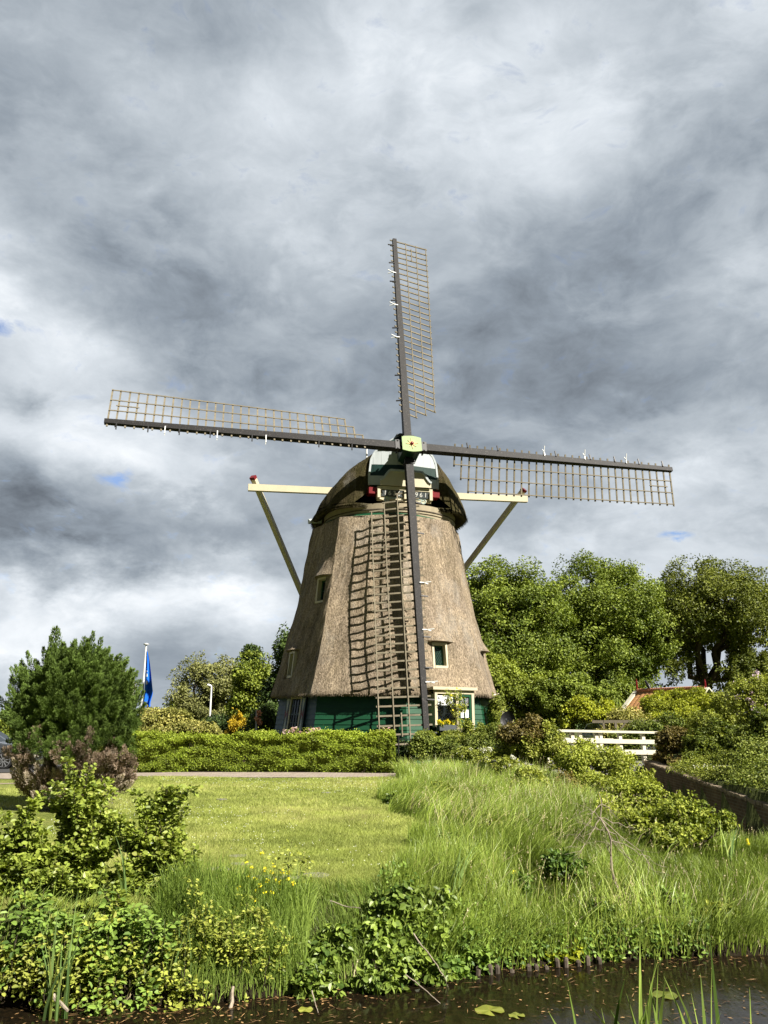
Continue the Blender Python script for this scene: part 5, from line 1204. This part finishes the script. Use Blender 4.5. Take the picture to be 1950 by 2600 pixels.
# tall meadow grass on the right
def meadow(n, x0f, x1f, y0, y1, h, w, seg, seed, leanx=.25, mat='grass', name='tall_grass', label='', hvar=.35, ypow=1.0, clump=1.3, dens=None):
    r = np.random.default_rng(seed); y = y0 + (y1 - y0) * r.random(n) ** ypow; x = np.array(x0f(y)) + (np.array(x1f(y)) - np.array(x0f(y))) * r.random(n)
    e = y_edge(x); ok = (y > e + .02)
    if dens is not None: ok &= r.random(n) < dens(x, y)
    x, y = x[ok], y[ok]; n = len(x)
    c1 = fbm2(x, y, seed + 1, 3, clump); c2 = fbm2(x, y, seed + 2, 2, .8); hh = h * (1 + hvar * c1) * r.uniform(.55, 1.2, n)
    P = np.stack([x, y, height(x, y) - .02], -1)
    ln = np.stack([hh * (leanx + .35 * c2 + r.normal(size=n) * .28), hh * (-.12 + .25 * c1 + r.normal(size=n) * .25), 0 * x], -1)
    m = MB(); blades(m, P, hh.clip(.05), w * (1 + .03 * np.maximum(y - 10, 0)) * r.uniform(.6, 1.3, n), ln, np.clip(.45 + .2 * c1 + r.normal(size=n) * .2, 0, 1), seg, .45, r); return m
xl = lambda y: x_right(y) - .05; xr_ = lambda y: x_wall(y) - .15
m = meadow(75000, xl, lambda y: np.minimum(xr_(y), 8.2), 9.0, 15, .42, .0085, 3, 501)
m2 = meadow(46000, xl, lambda y: np.minimum(xr_(y), x_right(y) + 5.2), 15, 30.2, .48, .011, 3, 511, hvar=.3)
m.v += m2.v; m.f += [f + m.n for f in m2.f]; m.n += m2.n; m.rnd += m2.rnd
m2 = meadow(2600, lambda y: x_right(y) + .2, lambda y: np.minimum(xr_(y), 8.2), 9.2, 22, .62, .012, 4, 521, hvar=.3, leanx=.35)
m.v += m2.v; m.f += [f + m.n for f in m2.f]; m.n += m2.n; m.rnd += [np.clip(q + .2, 0, 1) for q in m2.rnd]
tag(m.build('tall_grass', LM['grass']), 'tall uncut grass leaning on the right hand bank', 'grass', kind='stuff')
m = meadow(26000, lambda y: np.full_like(y, -6.0), lambda y: np.full_like(y, .35), 8.2, 9.6, .24, .008, 3, 531, leanx=.05, dens=lambda x, y: np.clip((y_edge(x) + 1.15 - y) * 2.2, 0, 1) * np.where(x > -2.3, 1, .18))
m2 = meadow(6500, lambda y: np.full_like(y, -2.25), lambda y: np.full_like(y, -.75), 8.4, 9.1, .44, .012, 4, 541, leanx=.12, hvar=.15)
m.v += m2.v; m.f += [f + m.n for f in m2.f]; m.n += m2.n; m.rnd += m2.rnd
tag(m.build('bank_grass', LM['reed']), 'rank grass and reeds along the left water edge', 'grass', kind='stuff')
m = meadow(9000, lambda y: np.full_like(y, .3), lambda y: np.full_like(y, 7.5), 9.0, 10.7, .62, .013, 4, 551, leanx=.18, hvar=.3, dens=lambda x, y: np.clip((y_edge(x) + .55 - y) * 3, 0, 1)); 
m2 = meadow(2600, lambda y: np.full_like(y, .3), lambda y: np.full_like(y, 7.5), 9.0, 10.6, .5, .012, 4, 555, leanx=.5, hvar=.3, dens=lambda x, y: np.clip((y_edge(x) + .25 - y) * 4, 0, 1))
m.v += m2.v; m.f += [f + m.n for f in m2.f]; m.n += m2.n; m.rnd += m2.rnd
tag(m.build('sedge', LM['grass']), 'coarse sedge hanging over the right hand water edge', 'sedge', kind='stuff')
m = meadow(9000, lambda y: np.full_like(y, -6.), lambda y: np.full_like(y, 7.5), 7.8, 10.7, .20, .008, 3, 561, leanx=.3, hvar=.5, dens=lambda x, y: np.clip((y_edge(x) + .35 - y) * 4, 0, 1) * .8)
tag(m.build('dry_grass', LM['straw']), 'bleached dead grass at the foot of the bank', 'grass', kind='stuff')
# low leafy ground cover on the bank
m = MB(); r = rnew(); n = 9000; x = r.uniform(-6, 1.2, n); y = y_edge(x) + r.random(n) ** 1.3 * .85 + .02; cc_ = fbm2(x, y, 571, 3, 1.6); ok = cc_ > -.1; x, y = x[ok], y[ok]; n = len(x)
P = np.stack([x, y, height(x, y) + r.random(n) * .30], -1); nr = unit(r.normal(size=(n, 3)) * .5 + [.1, -.5, .8]); leaf_add(m, P, nr, unit(np.cross(nr, r.normal(size=(n, 3)))), .05 * r.uniform(.5, 1.4, n), .036, r.random(n))
x2 = r.uniform(.6, 3.6, 3500); y2 = y_edge(x2) + r.random(3500) * .5; n = 3500; P = np.stack([x2, y2, height(x2, y2) + r.random(n) * .22], -1); nr = unit(r.normal(size=(n, 3)) * .5 + [.1, -.5, .8]); leaf_add(m, P, nr, unit(np.cross(nr, r.normal(size=(n, 3)))), .05 * r.uniform(.5, 1.4, n), .036, r.random(n))
tag(m.build('ground_cover', LM['nettle']), 'low leafy weeds covering the bank', 'weeds', kind='stuff')
m = meadow(1900, lambda y: x_right(y) + .2, lambda y: np.minimum(xr_(y), 8.2), 9.3, 26, .66, .006, 3, 525, hvar=.35, leanx=.3, clump=.7)
r = rnew(); hd2 = np.concatenate([v.reshape(-1, 8, 3)[:, -1] if v.ndim == 2 and len(v) % 8 == 0 else v[:0] for v in m.v]); k = 7; n = len(hd2) * k
P = np.repeat(hd2, k, 0) - zv * r.uniform(0, .09, n)[:, None]; leaf_add(m, P, rdir(r, n), unit(r.normal(size=(n, 3)) * .5 + zv), .022, .008, r.random(n), shape='diamond')
tag(m.build('seed_grass', LM['straw']), 'pale grass stalks with seed heads standing in the tall grass', 'grass', kind='stuff')
# floating litter
m = MB(); n = 2600; x = r.uniform(-4.5, 5.2, n); y = y_edge(x) - r.random(n) ** 1.5 * 2.2; dens_ = np.where(x < -.2, 1, .45); ok = r.random(n) < dens_; x, y = x[ok], y[ok]; n = len(x)
P = np.stack([x, y, np.full(n, WZ + .004) + r.random(n) * .006], -1); a_ = r.random(n) * 6.28; ax = np.stack([np.cos(a_), np.sin(a_), 0 * a_], -1); lg = r.random(n) < .4
leaf_add(m, P, np.tile([0, 0, 1.], (n, 1)), ax, np.where(lg, .12, .04) * r.uniform(.4, 1.4, n), np.where(lg, .006, .022), r.random(n) ** 2, .02, 'diamond'); tag(m.build('floating_litter', LM['litter']), 'brown leaves and stalks floating by the bank', 'litter', kind='stuff')

# --- shrubs on the near bank
def gxy(x, y): return (x, y)
def lobw(x, y, z, rx, ry, rz): return (np.array([x, y, z], float), np.array([rx, ry, rz], float))
def shoots(name, label, stems, leafm, leaf, per, cat='shrub', wide=.85, bark='stem', side=4, r0=.012, droop=.1):
    """upright leafy shoots: stems = list of (base xyz, tip xyz)"""
    r = rnew(); b = np.mean([np.asarray(s[0]) for s in stems], 0); b[2] = float(height(b[0], b[1])); t = thing(name, label, cat, b)
    w_, l_ = MB(), MB()
    for a, e in stems:
        a, e = np.asarray(a, float), np.asarray(e, float); P = curve(a, e, r, 0, .07, 9); w_.tube(P, np.linspace(r0, r0 * .25, 9), 5)
        paths = [P]
        for k in range(side):
            s = P[r.integers(3, 8)]; Ln = np.linalg.norm(e - a) * r.uniform(.18, .46); d = unit(unit(e - a) * .8 + r.normal(size=3) * [.8, .6, .25]); q = curve(s, s + d * Ln, r, 0, .07, 6); w_.tube(q, np.linspace(r0 * .5, r0 * .15, 6), 4); paths.append(q)
        for q in paths:
            n = max(4, int(per * np.linalg.norm(q[-1] - q[0]))); f = r.uniform(.22 if q is P else .1, 1, n) * (len(q) - 1); i = np.minimum(f.astype(int), len(q) - 2); p = q[i] + (q[i + 1] - q[i]) * (f - i)[:, None]
            od = unit(r.normal(size=(n, 3)) * [1, 1, .35]); ax = unit(od + [0, 0, .35 - droop]); nr = unit(r.normal(size=(n, 3)) * .45 + [.25, -.35, .8])
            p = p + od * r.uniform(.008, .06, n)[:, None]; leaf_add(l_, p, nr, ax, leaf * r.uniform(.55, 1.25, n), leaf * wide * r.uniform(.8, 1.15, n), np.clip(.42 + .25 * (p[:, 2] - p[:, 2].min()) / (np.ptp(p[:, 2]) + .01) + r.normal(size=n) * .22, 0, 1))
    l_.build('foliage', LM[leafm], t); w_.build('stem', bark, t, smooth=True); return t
def fan(tips, base, Y, jit, r):
    out = []
    for px, py, dy in tips: 
        e = at(px, py, Y + dy); b = np.array([base[0] + (e[0] - base[0]) * .45 + r.normal() * jit, Y + dy * .6 + r.normal() * jit * .5, 0]); b[2] = float(height(b[0], b[1])) - .03; out.append((b, e))
    return out
r = rnew()
shoots('alder_bush', 'leafy alder bush with upright shoots, rightmost on the left bank', fan([(425, 2005, 0), (395, 2030, .1), (470, 2045, .1), (360, 2045, -.1), (440, 2110, -.1), (330, 2090, .1), (490, 2150, .1), (400, 2130, -.2), (350, 2170, -.2), (460, 2210, -.1), (420, 2230, -.3), (310, 2190, -.3), (500, 2250, .0), (380, 2260, -.35)], (-2.3, 9.3), 9.4, .10, r), 'alder', .055, 310)
shoots('alder_bush', 'pale leaved alder bush in front of the dead skirt of the conifer', fan([(228, 1945, 0), (240, 1985, .1), (190, 2000, -.1), (215, 2040, -.1), (270, 2060, 0), (165, 2060, .1), (240, 2100, -.2), (190, 2130, -.2), (280, 2130, -.2), (300, 2080, .1), (220, 2180, -.3), (260, 2220, -.35)], (-3.4, 9.6), 9.6, .10, r), 'alder', .055, 310)
shoots('alder_bush', 'bright leaved alder bush at the left edge of the bank', fan([(85, 2035, 0), (60, 2090, .1), (110, 2110, 0), (30, 2120, .1), (150, 2150, -.1), (90, 2180, -.2), (20, 2190, -.1), (130, 2230, -.2), (-20, 2130, 0), (60, 2250, -.3), (10, 2270, -.3), (160, 2290, -.3), (100, 2310, -.4)], (-4.3, 9.3), 9.3, .12, r), 'alder', .058, 310)
shoots('alder_bush', 'low alder growth filling the gap between the taller alder bushes', fan([(300, 2270, 0), (220, 2300, .1), (260, 2340, -.1), (340, 2330, 0), (180, 2350, -.1), (400, 2340, 0), (430, 2380, -.1), (370, 2400, -.15), (300, 2400, -.2), (230, 2410, -.2), (120, 2390, -.1), (60, 2370, 0), (470, 2330, .1)], (-2.9, 8.75), 8.75, .10, r), 'alder', .054, 310)
r = rnew()
shoots('alder_bush', 'dense mid height alder growth below the pale leaved bush', fan([(px_q, py_q, r.normal() * .15) for px_q, py_q in ((40, 2200), (100, 2220), (160, 2200), (210, 2230), (260, 2210), (310, 2240), (360, 2250), (410, 2280), (450, 2300), (70, 2280), (130, 2300), (190, 2290), (250, 2300), (320, 2310), (380, 2330), (20, 2260), (-20, 2230))], (-3.2, 9.1), 9.1, .16, r), 'alder', .055, 310)
r = rnew()
shoots('alder_bush', 'thin mixed leafy growth joining the upper and the lower alder bushes', fan([(px_q, py_q, r.normal() * .15) for px_q, py_q in ((-10, 2300), (50, 2310), (95, 2330), (150, 2320), (210, 2340), (280, 2330), (340, 2350), (395, 2370), (440, 2350), (470, 2390), (120, 2350), (240, 2370), (310, 2390), (500, 2400))], (-3.0, 8.9), 8.85, .16, r), 'shrub', .055, 230)
r = rnew()
shoots('alder_bush', 'alder leaves hanging low over the water at the left corner', fan([(px_q, py_q, r.normal() * .1) for px_q, py_q in ((30, 2400), (80, 2420), (140, 2400), (190, 2430), (250, 2450), (310, 2440), (360, 2470), (20, 2480), (210, 2490), (270, 2510), (330, 2520), (400, 2480))], (-3.3, 8.35), 8.35, .16, r), 'bramble', .056, 270)
def nettles(name, label, pts, leafm='nettle', leaf=.07, cat='plant', per=70, wide=.6):
    r = rnew(); st = []
    for x, y, hh in pts: b = np.array([x, y, float(height(x, y)) - .02]); st.append((b, b + np.array([r.normal() * .06, r.normal() * .05 - .02, hh])))
    return shoots(name, label, st, leafm, leaf, per, cat, wide, side=1, r0=.006, droop=.35)
r = rnew(); nettles('nettle', 'bright nettles growing low at the water edge below the alder bushes', [(r.uniform(-3.4, -2.0), 8.05 + r.random() * .45, r.uniform(.35, .62)) for _ in range(46)])
nettles('nettle', 'nettles in the shade at the bottom left corner', [(r.uniform(-4.4, -3.5), 7.9 + r.random() * .6, r.uniform(.3, .55)) for _ in range(26)])
nettles('nettle', 'fine leaved weeds between the reeds and the bramble', [(r.uniform(-2.0, -.9), 8.35 + r.random() * .35, r.uniform(.25, .45)) for _ in range(50)], 'shrub', .045, per=110)
r = rnew(); nettles('nettle', 'mixed weeds overhanging the water in front of the alder bushes', [(r.uniform(-4.6, -1.0), float(y_edge(-3)) + r.random() * .14 - .02, r.uniform(.22, .5)) for _ in range(120)], 'shrub', .055, per=95)
# bramble: arching canes with broad leaves
def bramble(label, cx, cy_b, w_, h_, n, leaf, seed, lobes, canes=16, leafm='bramble'):
    r = np.random.default_rng(seed); b = np.array([cx, cy_b, float(height(cx, cy_b))]); t = thing('bramble_bush', label, 'bramble', b)
    m = MB(); C, OWN = foliage(m, lobes, r, n, leaf, 34, .8, .27, .55, .35, 'oval', None, .5, wide=.72, spread=.4); m.build('foliage', LM[leafm], t)
    m = MB(); wood(m, b, lobes, C, OWN, r, .016, None, 7, .004)
    m.build('stem', 'stem', t, smooth=True)
    return t
bramble('big arching bramble bush hanging over the water in the middle of the bank', -.1, 9.2, 1, 1, 5600, .071, 601, [lob(1010, 2300, 95, 55, 9.3, .6), lob(940, 2360, 90, 60, 9.1, .6), lob(1070, 2370, 90, 70, 9.2, .6), lob(1000, 2440, 90, 60, 8.85, .5), lob(960, 2500, 80, 45, 8.55, .4), lob(1080, 2470, 70, 55, 8.8, .4), lob(1120, 2300, 50, 50, 9.4, .6)])
bramble('lower dark bramble left of the big arching bramble', -1.2, 8.7, 1, 1, 2300, .07, 602, [lob(790, 2430, 80, 50, 8.7, .5), lob(850, 2400, 60, 60, 8.8, .5), lob(740, 2470, 60, 50, 8.55, .4), lob(800, 2500, 80, 40, 8.4, .4)])
bramble('leafy bush at the right end of the big bramble, lit bright green', .7, 9.2, 1, 1, 1300, .07, 603, [lob(1170, 2400, 55, 50, 9.2, .5), lob(1200, 2440, 60, 45, 9.15, .5), lob(1140, 2470, 60, 40, 9.0, .4), lob(1180, 2510, 60, 28, 8.95, .4)], leafm='nettle')
bramble('dark nettle clump with a hollow at the water edge on the right', 2.4, 9.7, 1, 1, 1500, .062, 604, [lob(1520, 2320, 50, 40, 9.75, .4), lob(1550, 2370, 42, 40, 9.7, .4), lob(1490, 2380, 40, 45, 9.7, .4), lob(1510, 2430, 50, 35, 9.6, .3), lob(1550, 2440, 40, 26, 9.55, .3)], leafm='bramble')
bramble('low light green weeds above the timber edging', 1.6, 9.5, 1, 1, 1100, .05, 605, [lob(1380, 2440, 60, 28, 9.45, .4), lob(1440, 2420, 50, 34, 9.5, .4), lob(1310, 2470, 50, 24, 9.35, .4)], leafm='yellowgreen')
nettles('weed', 'leafy weed standing alone in the lawn edge left of the bramble', [(-1.15 + .1 * k, 9.35, .55 - .1 * abs(k - 1)) for k in range(4)], 'shrub', .05, per=60)
# ditch side trees
shrub('alder_tree', 'spreading bright green bush hiding the ditch in front of the bridge', [lob(1470, 1935, 62, 36, 22.5), lob(1540, 1930, 60, 34, 22.5), lob(1600, 1965, 52, 40, 22), lob(1480, 1895, 34, 22, 23), lob(1500, 2010, 62, 50, 21), lob(1570, 2030, 60, 50, 20.5), lob(1640, 2020, 46, 44, 20.5)], 'sprig', 17000, .07, 'bush', r0=.05, nbase=2, per_lobe=8)
shrub('alder_tree', 'small multi stemmed tree with drooping leafy branches in front of the brick wall', [lob(1650, 2080, 60, 36, 14.2), lob(1720, 2060, 60, 40, 14), lob(1790, 2070, 52, 36, 14), lob(1700, 2120, 66, 40, 13.8), lob(1610, 2090, 50, 50, 14.2), lob(1770, 2120, 56, 30, 14), lob(1840, 2085, 36, 22, 14)], 'sprig', 5200, .06, 'tree', r0=.055, base=(at(1695, 1838, 14)[0], 14), per_lobe=7, per=14, rcf=.26, spread=.6)
shrub('alder_tree', 'leafy sprawling branches left of the small multi stemmed tree', [lob(1560, 2090, 44, 50, 15), lob(1600, 2140, 46, 36, 14.5), lob(1530, 2060, 40, 40, 16)], 'sprig', 2800, .06, 'bush', r0=.03, per=14)
shrub('round_bush', 'rounded dark based bush in the tall grass left of the ditch', [lob(1345, 1990, 46, 34, 20), lob(1370, 2020, 40, 40, 19.5), lob(1325, 2030, 36, 34, 19.5)], 'shrub', 6000, .075, 'bush')
shrub('ditch_shrub', 'dry reddish shrub at the mouth of the ditch', [lob(1440, 2000, 32, 40, 19.5), lob(1475, 2040, 32, 36, 19)], 'bronze', 1600, .055, 'bush', bark='twig', r0=.02, per_lobe=12)
shrub('wall_shrub', 'leafy shrub leaning over the top of the brick wall near the right edge', [lobw(8.6, 19, .55, 1.0, .9, .45), lobw(9.3, 20.5, .8, .9, .9, .6), lobw(8.2, 17, .42, .7, .9, .38), lobw(9.0, 17, .7, .8, .8, .5)], 'shrubdark', 14000, .06, 'shrub')
shrub('wall_shrub', 'low bright weeds along the top of the brick wall', [lobw(8.35, 21.5, .45, .5, 1.0, .25), lobw(8.6, 23.5, .5, .6, 1.2, .3), lobw(9.3, 23, .6, .8, 1.0, .4)], 'shrub', 6000, .055, 'shrub')
for px, py, Y, lm, lab, sx in ((1250, 2110, 13.5, 'shrub', 'leafy dock like weed in the middle of the tall grass', 36), (1130, 2160, 12, 'bramble', 'dark leafy weed near the left edge of the tall grass', 30), (1420, 2190, 11.5, 'nettle', 'nettle patch in the tall grass left of the dead sapling', 40), (1680, 2290, 10.6, 'nettle', 'nettle patch in the tall grass below the small multi stemmed tree', 46), (1820, 2330, 10.4, 'shrub', 'leafy weeds among the sedge near the right edge', 44), (1290, 2320, 10.2, 'nettle', 'leafy weeds behind the timber edging', 44), (1000, 2040, 19, 'bramble', 'dark tussock at the edge of the lawn in front of the gate', 26), (1110, 2010, 20, 'shrub', 'pale leafy tuft on the grassy rise right of the lawn', 30)):
    shrub('weed', lab, [lob(px, py, sx, sx * .7, Y), lob(px + sx * .8, py + 8, sx * .8, sx * .55, Y)], lm, 1100, .055 + .001 * Y, 'weed', r0=.01)
# dead sapling
def twiggy(label, base, tips, r0, Y, name='dead_sapling'):
    r = rnew(); t = thing(name, label, 'sapling', base); m = MB(); hub = None
    main = curve(base - zv * .05, tips[0], r, 0, .05, 10); m.tube(main, np.linspace(r0, r0 * .2, 10), 6)
    for e in tips[1:]:
        s = main[r.integers(3, 9)]; q = curve(s, e, r, .1, .08, 8); m.tube(q, np.linspace(r0 * .3, r0 * .08, 8), 5)
        for k in range(9):
            s2 = q[r.integers(2, 8)]; d = unit(unit(e - s) + r.normal(size=3) * .75); m.tube(curve(s2, s2 + d * r.uniform(.12, .4), r, 0, .1, 4), [r0 * .09, r0 * .08, r0 * .05, r0 * .03], 4, caps=False)
    m.build('branches', 'twig', t); return t
b = at(1575, 2285, 11.2); b[2] = float(height(b[0], b[1])); tw = twiggy('bare pale dead sapling leaning in the tall grass', b, [at(1520, 2010, 11.4)] +  [at(px, py, 11.3 + d) for px, py, d in ((1470, 2090, .2), (1560, 2060, .1), (1490, 2050, -.2), (1600, 2100, .3), (1450, 2150, 0), (1540, 2130, -.2), (1590, 2190, .1), (1680, 2200, .2), (1640, 2230, 0), (1700, 2240, -.1), (1510, 2080, .3), (1470, 2180, -.1))], .022, 11.2)
# yellow flowers
def yellow_plant(label, tops, Y, n=9):
    r = rnew(); b = at(np.mean([q[0] for q in tops]), 1838, Y); b[2] = float(height(b[0], b[1])); t = thing('yellow_flower', label, 'flower', b); w_, f_, l_ = MB(), MB(), MB()
    for px, py in tops:
        e = at(px, py, Y + r.normal() * .08); s = np.array([b[0] + (e[0] - b[0]) * .5, e[1], b[2]]); w_.tube(curve(s, e, r, 0, .06, 6), np.linspace(.005, .002, 6), 4)
        k = n; d = rdir(r, k); P = e + d * np.array([.016, .016, .018]) - zv * .01; leaf_add(f_, P, unit(d + [0, -.5, .6]), unit(np.cross(d, r.normal(size=(k, 3)))), 0.019, .017, r.random(k))
    w_.build('stem', LM['nettle'], t); f_.build('blossom', LM['yellowfl'], t); return t
r = rnew()
yellow_plant('tall yellow flowers left of the lawn stones', [(px, py) for px, py in ((625, 2185), (640, 2200), (632, 2222), (648, 2228), (620, 2240), (606, 2252), (660, 2245), (645, 2258))], 8.9)
yellow_plant('yellow flowers in the middle of the lawn edge, most upright', [(px, py) for px, py in ((665, 2165), (672, 2205), (690, 2212), (695, 2195), (700, 2230), (712, 2238), (678, 2232), (708, 2255))], 9.0)
yellow_plant('yellow flowers nearest the bramble along the lawn edge', [(px, py) for px, py in ((717, 2210), (732, 2212), (730, 2228), (745, 2240), (690, 2265), (672, 2262), (650, 2285), (640, 2290))], 8.8)
yellow_plant('yellow flowers in the tall grass on the right', [(px, py) for px, py in ((1305, 2212), (1325, 2230), (1290, 2245), (1300, 2262), (1316, 2266), (1284, 2258), (1308, 2250))], 10.2)
yellow_plant('single yellow flower in front of the brick wall', [(1898, 2132), (1900, 2140)], 12.5, 20)
# iris and reed clumps
def iris(label, base, n, h, w, spread, leafm='iris', seed=0, lean=(0, 0), name='iris_clump', cat='iris', bend=.3):
    r = np.random.default_rng(700 + seed); t = thing(name, label, cat, base); m = MB(); P = np.asarray(base) + r.normal(size=(n, 3)) * [.05, .04, 0] - zv * .03
    ln = np.stack([lean[0] + r.normal(size=n) * spread, lean[1] + r.normal(size=n) * spread * .6, 0 * P[:, 0]], -1) * h
    blades(m, P, h * r.uniform(.6, 1.1, n), w * r.uniform(.7, 1.2, n), ln, r.random(n), 6, bend, r); m.build('leaves', LM[leafm], t); return t
def wpt(px, py, z=WZ): return ground_at(px, py, z)
iris('yellow based iris clump in the bottom left corner, largest of the irises', wpt(142, 2590), 16, 1.0, .034, .15, seed=1, lean=(-.06, -.05))
iris('small iris fan left of the largest iris', wpt(104, 2540), 9, .75, .028, .10, seed=2, lean=(-.16, 0))
b = at(500, 2440, 8.5); b[2] = float(height(b[0], 8.5)); iris('iris clump with a dead stalk at the right end of the alder bushes', b, 9, .62, .026, .08, seed=3)
b = at(455, 2500, 8.3); b[2] = float(height(b[0], 8.3)); iris('short iris clump close to the water right of the nettles', b, 8, .6, .025, .09, seed=4)
b = at(300, 2420, 8.9); b[2] = float(height(b[0], 8.9)); iris('grey iris blades standing inside the alder bushes', b, 6, .85, .03, .10, seed=5, lean=(-.1, 0))
b = at(1155, 2390, 9.6); b[2] = float(height(b[0], 9.6)); iris('tall bent iris clump right behind the big bramble', b, 12, .80, .034, .16, seed=6, lean=(.22, 0), bend=.5)
b = at(1850, 2180, 13); b[2] = float(height(b[0], 13)); iris('pale iris blades in the grass before the brick wall', b, 8, .8, .04, .14, seed=7, lean=(.1, 0))
# reeds at our own feet, right
for k, (px, py, Y, n, h, w_, lx, lab) in enumerate(((1500, 2600, 5.4, 5, .62, .030, .12, 'broad reed blades nearest the lower middle of the water'), (1560, 2600, 5.2, 7, .50, .018, .0, 'pointed leafy reed shoot between the broad reeds'), (1640, 2600, 5.3, 9, .74, .030, .05, 'tallest group of broad reed blades in the foreground'), (1700, 2600, 5.1, 6, .60, .030, .12, 'reed blades leaning right in the foreground'), (1790, 2600, 5.3, 5, .80, .030, .03, 'reed with one bent blade in the foreground on the right'), (1880, 2600, 5.2, 5, .45, .014, .15, 'thin short reeds at the lower right corner'))):
    b = at(px, py, Y); iris(lab, (b[0], Y, WZ - .1), int(n * 1.6), h + .12 + (b[2] - WZ) * .6, w_ * 2.0, .16, 'reed', 20 + k, (lx, 0), 'reed_clump', 'reed', .5)
# lily pads
for px, py, a_, lab in ((1243, 2565, .13, 'yellow green lily pad nearest the bramble'), (1688, 2526, .12, 'yellowed lily pad between the foreground reeds and the right bank'), (1312, 2578, .07, 'small lily pad left of the broad reed blades'), (776, 2563, .07, 'small lily pad under the lower dark bramble')):
    c = wpt(px, py, WZ + .008); th = np.linspace(.25, 2 * math.pi - .25, 24); m = MB(); V = np.r_[[c], np.stack([c[0] + a_ * np.cos(th + px), c[1] + a_ * np.sin(th + px), c[2] + .006 * np.sin(th * 5)], -1)]
    m.add(V, np.array([[0, i, i + 1] for i in range(1, 24)]), np.full(25, (px % 7) / 7)); tag(m.build('lily_pad', LM['lily'], origin=c), lab, 'lily pad')
# stones in the lawn
M['stone'] = mat_paint('grey paving stone', (.20, .19, .17), .25, 5, .9, .15, stretch=(1, 1, 1), dirt=(.12, .14, .05), dirt_amt=.7)
for px, py, rx, lab in ((828, 2013, .13, 'flat stone in the upper lawn, farthest from the water'), (563, 2031, .13, 'flat stone in the upper lawn left of centre'), (603, 2173, .12, 'small round stone at the top of the row of lawn stones'), (612, 2194, .13, 'round stone second in the row of lawn stones'), (556, 2208, .15, 'oval stone left of the row of lawn stones'), (556, 2243, .19, 'large square stone left of the yellow flowers'), (604, 2262, .18, 'large stone at the bottom of the row of lawn stones'), (668, 2232, .14, 'stone half hidden behind the yellow flowers'), (730, 2232, .14, 'stone right behind the yellow flowers'), (802, 2225, .17, 'broad stone alone on the right of the lawn')):
    r = rnew(); c = ground_at(px, py, 0.0); c[2] = float(height(c[0], c[1])) + .012; th = np.linspace(0, 2 * math.pi, 19)[:-1]; rr = rx * (1 + .10 * np.sin(th * 2 + px) + .05 * np.sin(th * 5 + py)); m = MB()
    top = np.stack([c[0] + rr * np.cos(th), c[1] + rr * .85 * np.sin(th), np.full(18, c[2] + .022)], -1); bot = top * [1, 1, 0] + [0, 0, c[2] - .05]; mid = c + (top - c) * [1.04, 1.04, 1] - [0, 0, .008]
    m.grid(np.stack([bot, mid, top], 1), closed_u=True); m.add(top, np.arange(18)[None]); tag(m.build('paving_stone', 'stone', origin=c), lab, 'stone')
# timber edging of the bank
r = rnew(); xs_p = np.cumsum(np.r_[.95, r.uniform(.06, .13, 12)]); first = None
for i, x in enumerate(xs_p):
    y = float(y_edge(x)) - .06
    if first is None:
        m = MB(); m.tube([(0, 0, -.5), (0, 0, .03), (.006, 0, .045), (.010, 0, .058)], [.030, .030, .026, .012], 8); first = m.build('edging_post', 'oldwood', origin=(x, y, WZ)); o_ = first
        me = first.data; me.transform(Matrix.Translation((x, y, WZ))); 
    else: o_ = first.copy(); COL.objects.link(o_)
    o_.location = (x + r.normal() * .008, y + r.normal() * .01, WZ + r.normal() * .028); o_.rotation_euler = (r.normal() * .05, r.normal() * .05, r.random() * 6)
    tag(o_, 'dark wet wooden post of the timber edging at the waterline below the tall grass', 'post', 'posts of the timber bank edging')
# sticks
def stick(label, pts, r0, mat='twig', name='fallen_branch'):
    r = rnew(); P = np.array(pts); m = MB(); Q = np.concatenate([curve(P[i], P[i + 1], r, 0, .05, 5)[:-1] for i in range(len(P) - 1)] + [P[-1:]]); m.tube(Q, np.linspace(r0, r0 * .6, len(Q)), 7); return tag(m.build(name, mat, origin=P[0]), label, 'branch')
stick('pale barked branch standing out of the water left of the bramble', [wpt(568, 2604, WZ - .1), at(585, 2560, 8.1), at(592, 2505, 8.25)], .022)
stick('bleached plank like stalk lying by the largest iris', [at(136, 2528, 7.9), at(172, 2566, 7.75)], .022, 'twig')
stick('bramble cane hanging into the water on the right side of the bramble', [at(1050, 2370, 8.6), at(1095, 2430, 8.4), at(1125, 2475, 8.4), wpt(1137, 2506)], .007)
stick('thin cane slanting into the water below the bramble', [at(1030, 2475, 8.5), at(1075, 2510, 8.35), wpt(1118, 2548)], .006)
stick('short dead cane dipping into the water under the dark bramble', [at(792, 2515, 8.3), at(798, 2540, 8.2), wpt(808, 2572)], .006)
stick('brown twig arching over the lawn edge left of the bramble', [at(838, 2287, 9.0), at(880, 2302, 8.95), at(915, 2306, 8.9)], .005)
scene.render.engine = 'CYCLES'
cy = scene.cycles
cy.max_bounces = 5; cy.diffuse_bounces = 2; cy.glossy_bounces = 2; cy.transmission_bounces = 3; cy.transparent_max_bounces = 6
cy.caustics_reflective = False; cy.caustics_refractive = False; cy.use_adaptive_sampling = True; cy.adaptive_threshold = .02
world.cycles.sampling_method = 'MANUAL'; world.cycles.sample_map_resolution = 256
for o in bpy.data.objects:
    if '_o' in o.keys(): del o['_o']
